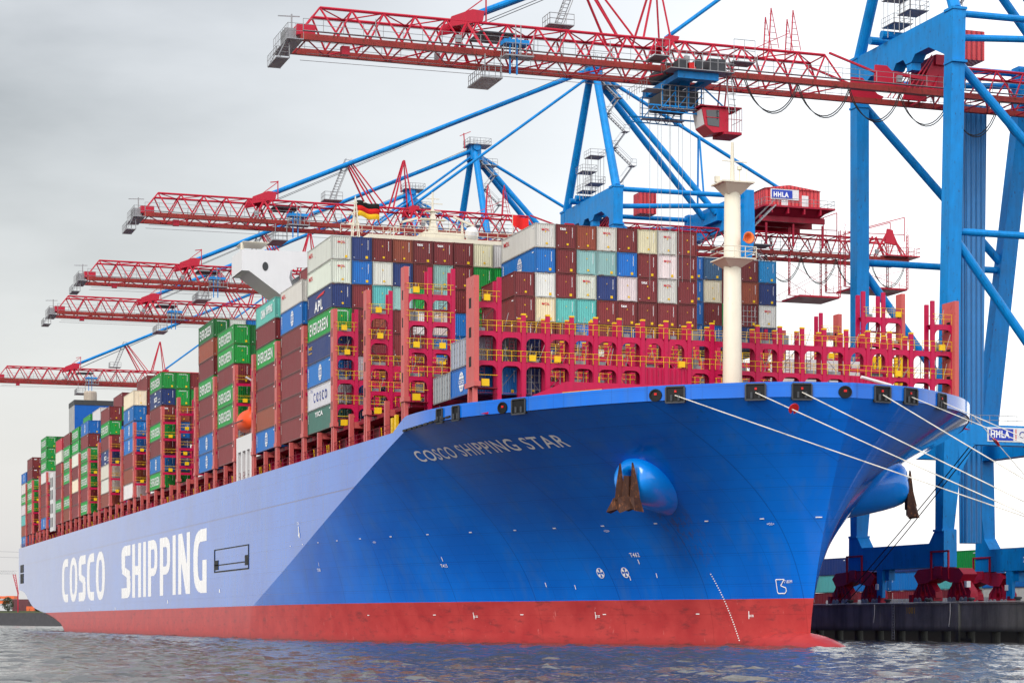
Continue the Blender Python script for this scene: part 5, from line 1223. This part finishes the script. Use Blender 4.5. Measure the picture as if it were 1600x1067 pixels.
    for (a, b) in (((27.4, 60.5, 66.0), (27.4, 66.5, 71.8)), ((27.4, 60.5, 66.0), (27.4, 66, 60.5)), ((27.4, 66, 60.5), (27.4, 62, 56.5))):
        a = np.array(a); b = np.array(b)
        for d in (-.4, .4): k.bar(a + [d, 0, 0], b + [d, 0, 0], .06, .22); k.tube(a + [d, 0, 1], b + [d, 0, 1], .035, 4)
        for i in range(14): c = a + (b - a) * i / 14; k.box(c[0] - .4, c[0] + .4, c[1] - .12, c[1] + .12, c[2], c[2] + .04)
    for i in range(6): y = 60 + i * 1.3; k.tube((27.8, y, 65.1), (27.8, y, 66.3), .04, 4)
    k.box(24, 27.8, 58.5, 66, 65.0, 65.12); k.build('house_stairs', 'grey_steel', root)
    return root
def trolley(root):
    O = np.array(root.location)
    def mb(): return MB((20., 45., 4.3))
    k = mb(); k.box(24.9, 26.0, 4.4, 9.4, 63.1, 63.9); k.box(15.6, 16.6, 4.4, 9.4, 63.1, 63.9); k.box(16.6, 24.9, 4.6, 5.4, 63.2, 63.8); k.box(16.6, 24.9, 8.4, 9.2, 63.2, 63.8); k.box(17.5, 22.5, 6.2, 7.4, 63.2, 63.8); tr = k.build('trolley', 'crane_blue', root)
    k = mb(); k.box(24.6, 26.8, 3.2, 11.0, 63.92, 64.0); rails(k, [(26.7, 3.3), (26.7, 10.9)], 64.0, 1.9, .9, .045); rails(k, [(24, 3.3), (26.7, 3.3)], 64.0, 1.9, .9, .045); rails(k, [(24, 10.9), (26.7, 10.9)], 64.0, 1.4, .9, .045)
    k.box(24.5, 26.7, 11, 13.6, 65.3, 65.4); rails(k, [(26.6, 11), (26.6, 13.6)], 65.4, 2.4, .9, .045); k.box(23.8, 26.6, 1.4, 3.2, 65.2, 65.3); rails(k, [(26.5, 1.5), (26.5, 3.2)], 65.3, 1.8, .6, .045)
    for (a, b) in (((16.8, 3.6), (16.8, 8.8)), ((23.2, 3.6), (23.2, 8.8))):
        rails(k, [a, b], 60.4, 1.3, .9, .05); rails(k, [a, b], 61.7, 1.2, .9, .05)
    [k.box(xx_, xx_ + .9, 3.6, 8.8, 60.3, 60.36) for xx_ in (16.8, 22.4)]; rails(k, [(17, 1.9), (23, 1.9)], 62.4, 1.2, .7, .035); k.box(21.5, 23.4, 1.8, 3.8, 62.3, 62.36)
    for q in (0, .8): k.tube((26.2, 10.6 + q, 59.5), (25.8, 10.2 + q * .6, 66), .06, 4)
    for i in range(9): k.tube((26.2, 10.6, 59.8 + i * .65), (26.2, 11.4, 59.8 + i * .65), .04, 4)
    k.build('trolley_platform', 'grey_steel', tr)
    k = mb()
    for x in (17.0, 23.0):
        for y in (3.8, 5.4, 7, 8.6): k.bar((x, y, 60.4), (x, y, 63), .12)
        for y in (3.8, 5.6, 7.2): k.bar((x, y, 60.4), (x, y + 1.5, 62.2), .10)
        k.bar((x, 2.2, 60.6), (x, 12, 60.6), .16); k.bar((x, 2.2, 60.0), (x, 8.4, 59.9), .12); k.bar((x, 8.8, 63), (x, 11.6, 60.8), .14)
        for y in np.arange(2.4, 8, 1.1): k.bar((x, y, 59.95), (x, y + .55, 60.6), .08); k.bar((x, y + .55, 60.6), (x, y + 1.1, 59.95), .08)
    k.build('trolley_frame', 'crane_blue', tr)
    k = mb()
    k.box(17.6, 22.6, 4.4, 8.4, 61.0, 62.6)
    for y in (5, 6.8, 8.2): k.rev((20, y, 64.9), [(.75, -2.2), (.75, 2.2)], 12, 'x')
    k.box(24.0, 26.0, 4.6, 5.6, 64.1, 65.2); k.box(24.2, 26.2, 8.2, 10.2, 64.1, 65.5); k.rev((25, 7, 64.8), [(.6, -1), (.6, 1)], 12, 'x'); k.build('hoist_machinery', 'dark_steel', tr)
    k = mb(); k.box(24.2, 26.0, 5.8, 6.6, 64.1, 64.9); k.build('motor', 'bright_red', tr)
    k = mb(); k.prism([(8.4, 58.4), (8.0, 60.4), (9.6, 60.5), (11.3, 60.4), (11.3, 57.9), (9.4, 57.6)], 0, 21.8, 24.5); cab = k.build('operator_cab', 'crane_red', root)
    k = mb(); k.prism([(8.7, 58.4), (8.5, 60.1), (10.1, 60.2), (10.1, 58.3)], 0, 24.51, 24.56); k.build('cab_window', 'cab_glass', cab)
    k = mb(); k.add([(21.9, 8.34, 58.5), (24.4, 8.34, 58.5), (24.4, 8.0, 60.2), (21.9, 8.0, 60.2)], [(0, 1, 2, 3)]); k.build('cab_front_pane', 'white_paint', cab)
    k = mb(); k.bar((24.58, 8.5, 59.3), (24.58, 10.1, 59.3), .08); k.build('window_bar', 'crane_red', cab)
    k = mb(); k.box(21.6, 24.8, 7.7, 12.8, 60.5, 60.62); rails(k, [(24.8, 10.9), (24.8, 12.8), (22, 12.8)], 57.9, 2.6, .6, .04); k.box(21.6, 24.8, 10.6, 12.8, 57.5, 57.8); k.bar((24, 11, 60.6), (24, 11.4, 64), .14); k.bar((22, 11, 60.6), (22, 11.4, 64), .14); k.build('cab_platform', 'crane_dark_red', cab)
    k = mb()
    for x in (18.3, 21.7):
        for y in (4.2, 5.2, 6.8, 7.8): k.tube((x, y, 60), (x, y, 41), .022, 4)
    k.build('hoist_rope', 'grey_steel', tr)
    return tr
crane = crane_build(); crane['label'] = 'nearest container crane, blue portal at the right edge and red boom high over the bow'
def shift_crane(X, lab):
    c = copy_tree2(crane); c.location.x = X; c['label'] = lab; return c
def children_map():
    m = {}
    for o in bpy.data.objects:
        if o.parent: m.setdefault(o.parent.name, []).append(o)
    return m
def copy_tree2(o):
    m = children_map()
    def rec(q, par):
        c = q.copy(); COL.objects.link(c)
        if par: c.parent = par
        for ch in m.get(q.name, []): rec(ch, c)
        return c
    return rec(o, None)
shift_crane(-85.5, 'second nearest container crane, with the red machinery house just right of the foremast')
shift_crane(-150.7, 'third container crane, its red boom tip left of the white bridge wing')
shift_crane(-196, 'fourth container crane, its red boom just below the third one')
shift_crane(-322, 'farthest container crane, its low red boom cut by the left edge of the photo')
trolley(crane)

# ================================================================ container yard on the quay
YG = 'containers stacked on the quay'
yard = [(-40, ['R', 'B', 'N']), (-26.5, ['R', 'T', 'G']), (-13, ['W', 'Bc', 'g']), (.5, ['R', 'Bd', 'W']), (14, ['R', 'R', 'R']), (27.5, ['W', 'R', 'O']), (-53.5, ['R', 'B', 'N']), (41, ['B', 'R', 'R']), (-67, ['R', 'T', 'N'])]
yn = ['behind the quay, seen left of the nearest crane bogies', 'behind the quay, seen through the first crane bogies', 'behind the quay, seen between the two bogie sets', 'behind the quay, right of the gap between the bogies', 'behind the quay under the nearest crane cross sill', 'behind the quay near the right edge', 'behind the quay, just right of the bow stem', 'behind the quay at the far right', 'behind the quay, mostly hidden by the bow stem']
for (X, cs), nm in zip(yard, yn):
    for i, c_ in enumerate(cs): container(X, 74.0, 4.3 + 2.84 * i, c_ if c_ != 'g' else 'W', '%s container, %s %s' % (CN[c_[0]] if c_ != 'g' else 'whitish', ['bottom one', 'middle one', 'top one'][i], nm), YG)
container(15.4, 82, 4.3, 'Rd', 'maroon container, bottom of the tall pile behind the quay', YG); [container(15.4, 82, 4.3 + 2.84 * i, 'Rd', 'maroon container, %s of the tall pile behind the quay' % ('second', 'third', 'fourth')[i - 1], YG) for i in (1, 2, 3)]
k = MB((-40, 62, 4.22))
for i in range(60): k.frus((-50 + i * .9, -49.3 + i * .9, 61.5, 62.1, 4.22), (-50 + i * .9, -49.3 + i * .9, 61.6, 62, 5.6))
o = k.build('barrier_wall', 'barrier_grey'); o.location = (-40, 62, 4.22); tag(o, 'low pale grey ribbed barrier on the quay just right of the bow', 'barrier')
# trolley cars / quay lamp left out; far bank at the left edge
DB = 1500.
def far(px, dz=0., d=0.):
    p = ond(px, HY, DB + d); return np.array([p[0], p[1], dz])
EX, EY = RT, FW
def fbox(k, px0, px1, d0, d1, za, zb_):
    a = far(px0, 0, d0); b = far(px1, 0, d0); a2 = a + EY * (d1 - d0); b2 = b + EY * (d1 - d0)
    vs = [(*q[:2], z) for z in (za, zb_) for q in (a, b, b2, a2)]; k.add(vs, [(0, 3, 2, 1), (4, 5, 6, 7), (0, 1, 5, 4), (1, 2, 6, 5), (2, 3, 7, 6), (3, 0, 4, 7)])
S_ = DB / FPX
zz = lambda py: 2.35 + (HY - py) * S_
o0 = far(-60); k = MB(o0); fbox(k, -400, 95, 0, 6, -1, zz(957)); o = k.build('far_quay_wall', 'far_concrete'); o.location = o0; tag(o, 'dark far quay wall across the water behind the stern', 'quay wall')
k = MB(o0); a, b = far(-400), far(140); k.add([(*(a + EY * 5)[:2], zz(957)), (*(b + EY * 5)[:2], zz(957)), (*(b + EY * 60)[:2], zz(953)), (*(a + EY * 60)[:2], zz(953))], [(0, 1, 2, 3)])
k.add([(*(a + EY * 60)[:2], zz(953)), (*(b + EY * 60)[:2], zz(953)), (*(b + EY * 900)[:2], zz(953)), (*(a + EY * 900)[:2], zz(953))], [(0, 1, 2, 3)]); o = k.build('far_bank', 'bank_grass', fix=False); o.location = o0; tag(o, 'grassy far bank', kind='structure')
def fthing(name, mt, px0, px1, py0, py1, lab, cat, d0=70, dep=12):
    o_ = far(px0, 0, d0); k = MB(o_); fbox(k, px0, px1, d0, d0 + dep, zz(py1), zz(py0)); o = k.build(name, mt); o.location = o_; return tag(o, lab, cat)
sh = fthing('warehouse', 'shed_brown', 19, 44, 934, 954.5, 'low brown warehouse on the far bank behind the stern', 'warehouse', 75, 30)
o_ = far(19) + EY * 75; k = MB(o_); fbox(k, 18.5, 48, 73, 106, zz(936), zz(933)); r_ = k.build('roof', 'barrier_grey', sh)
k = MB(o_); fbox(k, 19.5, 43, 74.5, 75, zz(945), zz(942)); k.build('window_band', 'barrier_grey', sh)
for i, (a, b, c_, d_) in enumerate(((-30, -6, 927, 938), (-5, 9, 927.5, 940), (9.5, 22, 927, 936))):
    w_ = fthing('cargo_stack', 'box_orange', a, b, c_, d_, ['orange stack of boxes at the left edge beyond the far bank tree', 'orange stack of boxes left of the far bank tree top', 'orange stack of boxes right of the far bank tree top'][i], 'stack', 130, 12)
    w_['group'] = 'orange stacks on the far bank'
    k = MB(w_.location); fbox(k, a + 2, a + 5, 129.5, 130, zz(c_ + 5), zz(c_ + 2)); k.build('marking', 'shed_brown', w_)
for i, (a, b) in enumerate(((41, 53), (59, 62.5), (65, 68))):
    w_ = fthing('cargo_box', 'box_orange', a, b, 946 if i == 0 else 950, 956, ['wide orange box on the far bank below the stern overhang', 'first small orange box on the far bank under the stern', 'second small orange box on the far bank under the stern'][i], 'box', 55, 4); w_['group'] = 'orange boxes on the far bank'
    k = MB(w_.location); fbox(k, a + (b - a) * .4, a + (b - a) * .45, 54.8, 55, zz(956), zz(950)); k.build('door_gap', 'shed_brown', w_)
for (px0, w0, top_, lab) in ((3, 19, 931, 'round dark green tree on the far bank at the left edge'), (54, 12, 944, 'small dark green tree on the far bank below the stern counter')):
    c0 = far(px0 + w0 / 2, 0, 45); tr_ = empty('tree', tuple(c0 + [0, 0, zz(956)]), lab, 'tree', 'trees on the far bank'); O_ = np.array(tr_.location)
    zt = zz(top_); zb_ = zz(956); rw = w0 / 2 * S_
    k = MB(O_); k.tube((c0[0], c0[1], zb_), (c0[0], c0[1], zb_ + (zt - zb_) * .6), .35, 7, .15); k.build('trunk', 'trunk_brown', tr_)
    k = MB(O_)
    for i in range(1500):
        while True:
            q = np.array([R_.uniform(-1, 1) for _ in range(3)])
            if .35 < q @ q < 1: break
        q = q * (1 + .12 * math.sin(q[0] * 7) * math.cos(q[2] * 6)); c = np.array([c0[0] + q[0] * rw, c0[1] + q[1] * rw, zb_ + (zt - zb_) * (.55 + .45 * q[2])])
        e = np.array([R_.gauss(0, 1) for _ in range(3)]); e /= np.linalg.norm(e); g_ = np.cross(e, [.3, .5, .8]); s1 = rw * .09; k.add([c + e * s1, c + g_ * s1, c - e * s1, c - g_ * s1], [(0, 1, 2, 3)])
    k.build('crown', 'leaf_green', tr_, fix=False)
# small lattice crane on the far bank
c0 = far(25); br = empty('bridge_crane', tuple(c0 + EY * 20), 'pale lattice bridge crane on the far bank reaching in from the left edge', 'crane'); O_ = np.array(br.location)
k = MB(O_)
def FP(px, py, d=20.): q = far(px, 0, d); return np.array([q[0], q[1], zz(py)])
k.bar(FP(-120, 889.5), FP(27, 890.5), .5); k.bar(FP(-120, 894), FP(25, 895), .8)
for i in range(40): a = -120 + i * 3.6; k.bar(FP(a, 889.7), FP(a + 1.8, 894.5), .25); k.bar(FP(a + 1.8, 894.5), FP(a + 3.6, 889.7), .25)
k.build('girder', 'barrier_grey', br)
k = MB(O_); k.bar(FP(20, 895), FP(28, 927), .5); k.bar(FP(24, 895), FP(29, 927), .5); k.bar(FP(28, 927), FP(28, 956), .8)
for i in range(8): y0_ = 895 + i * 4; k.bar(FP(20 + i, y0_), FP(24 + i * .65, y0_ + 3.5), .25)
k.build('support_leg', 'crane_dark_red', br)
k = MB(O_)
for y1_, y2_ in ((860, 861), (868, 870)): k.tube(FP(-120, y1_ - 4), FP(40, y2_), .10, 4)
k.build('overhead_wire', 'grey_steel', br)
for i in range(1):
    pass
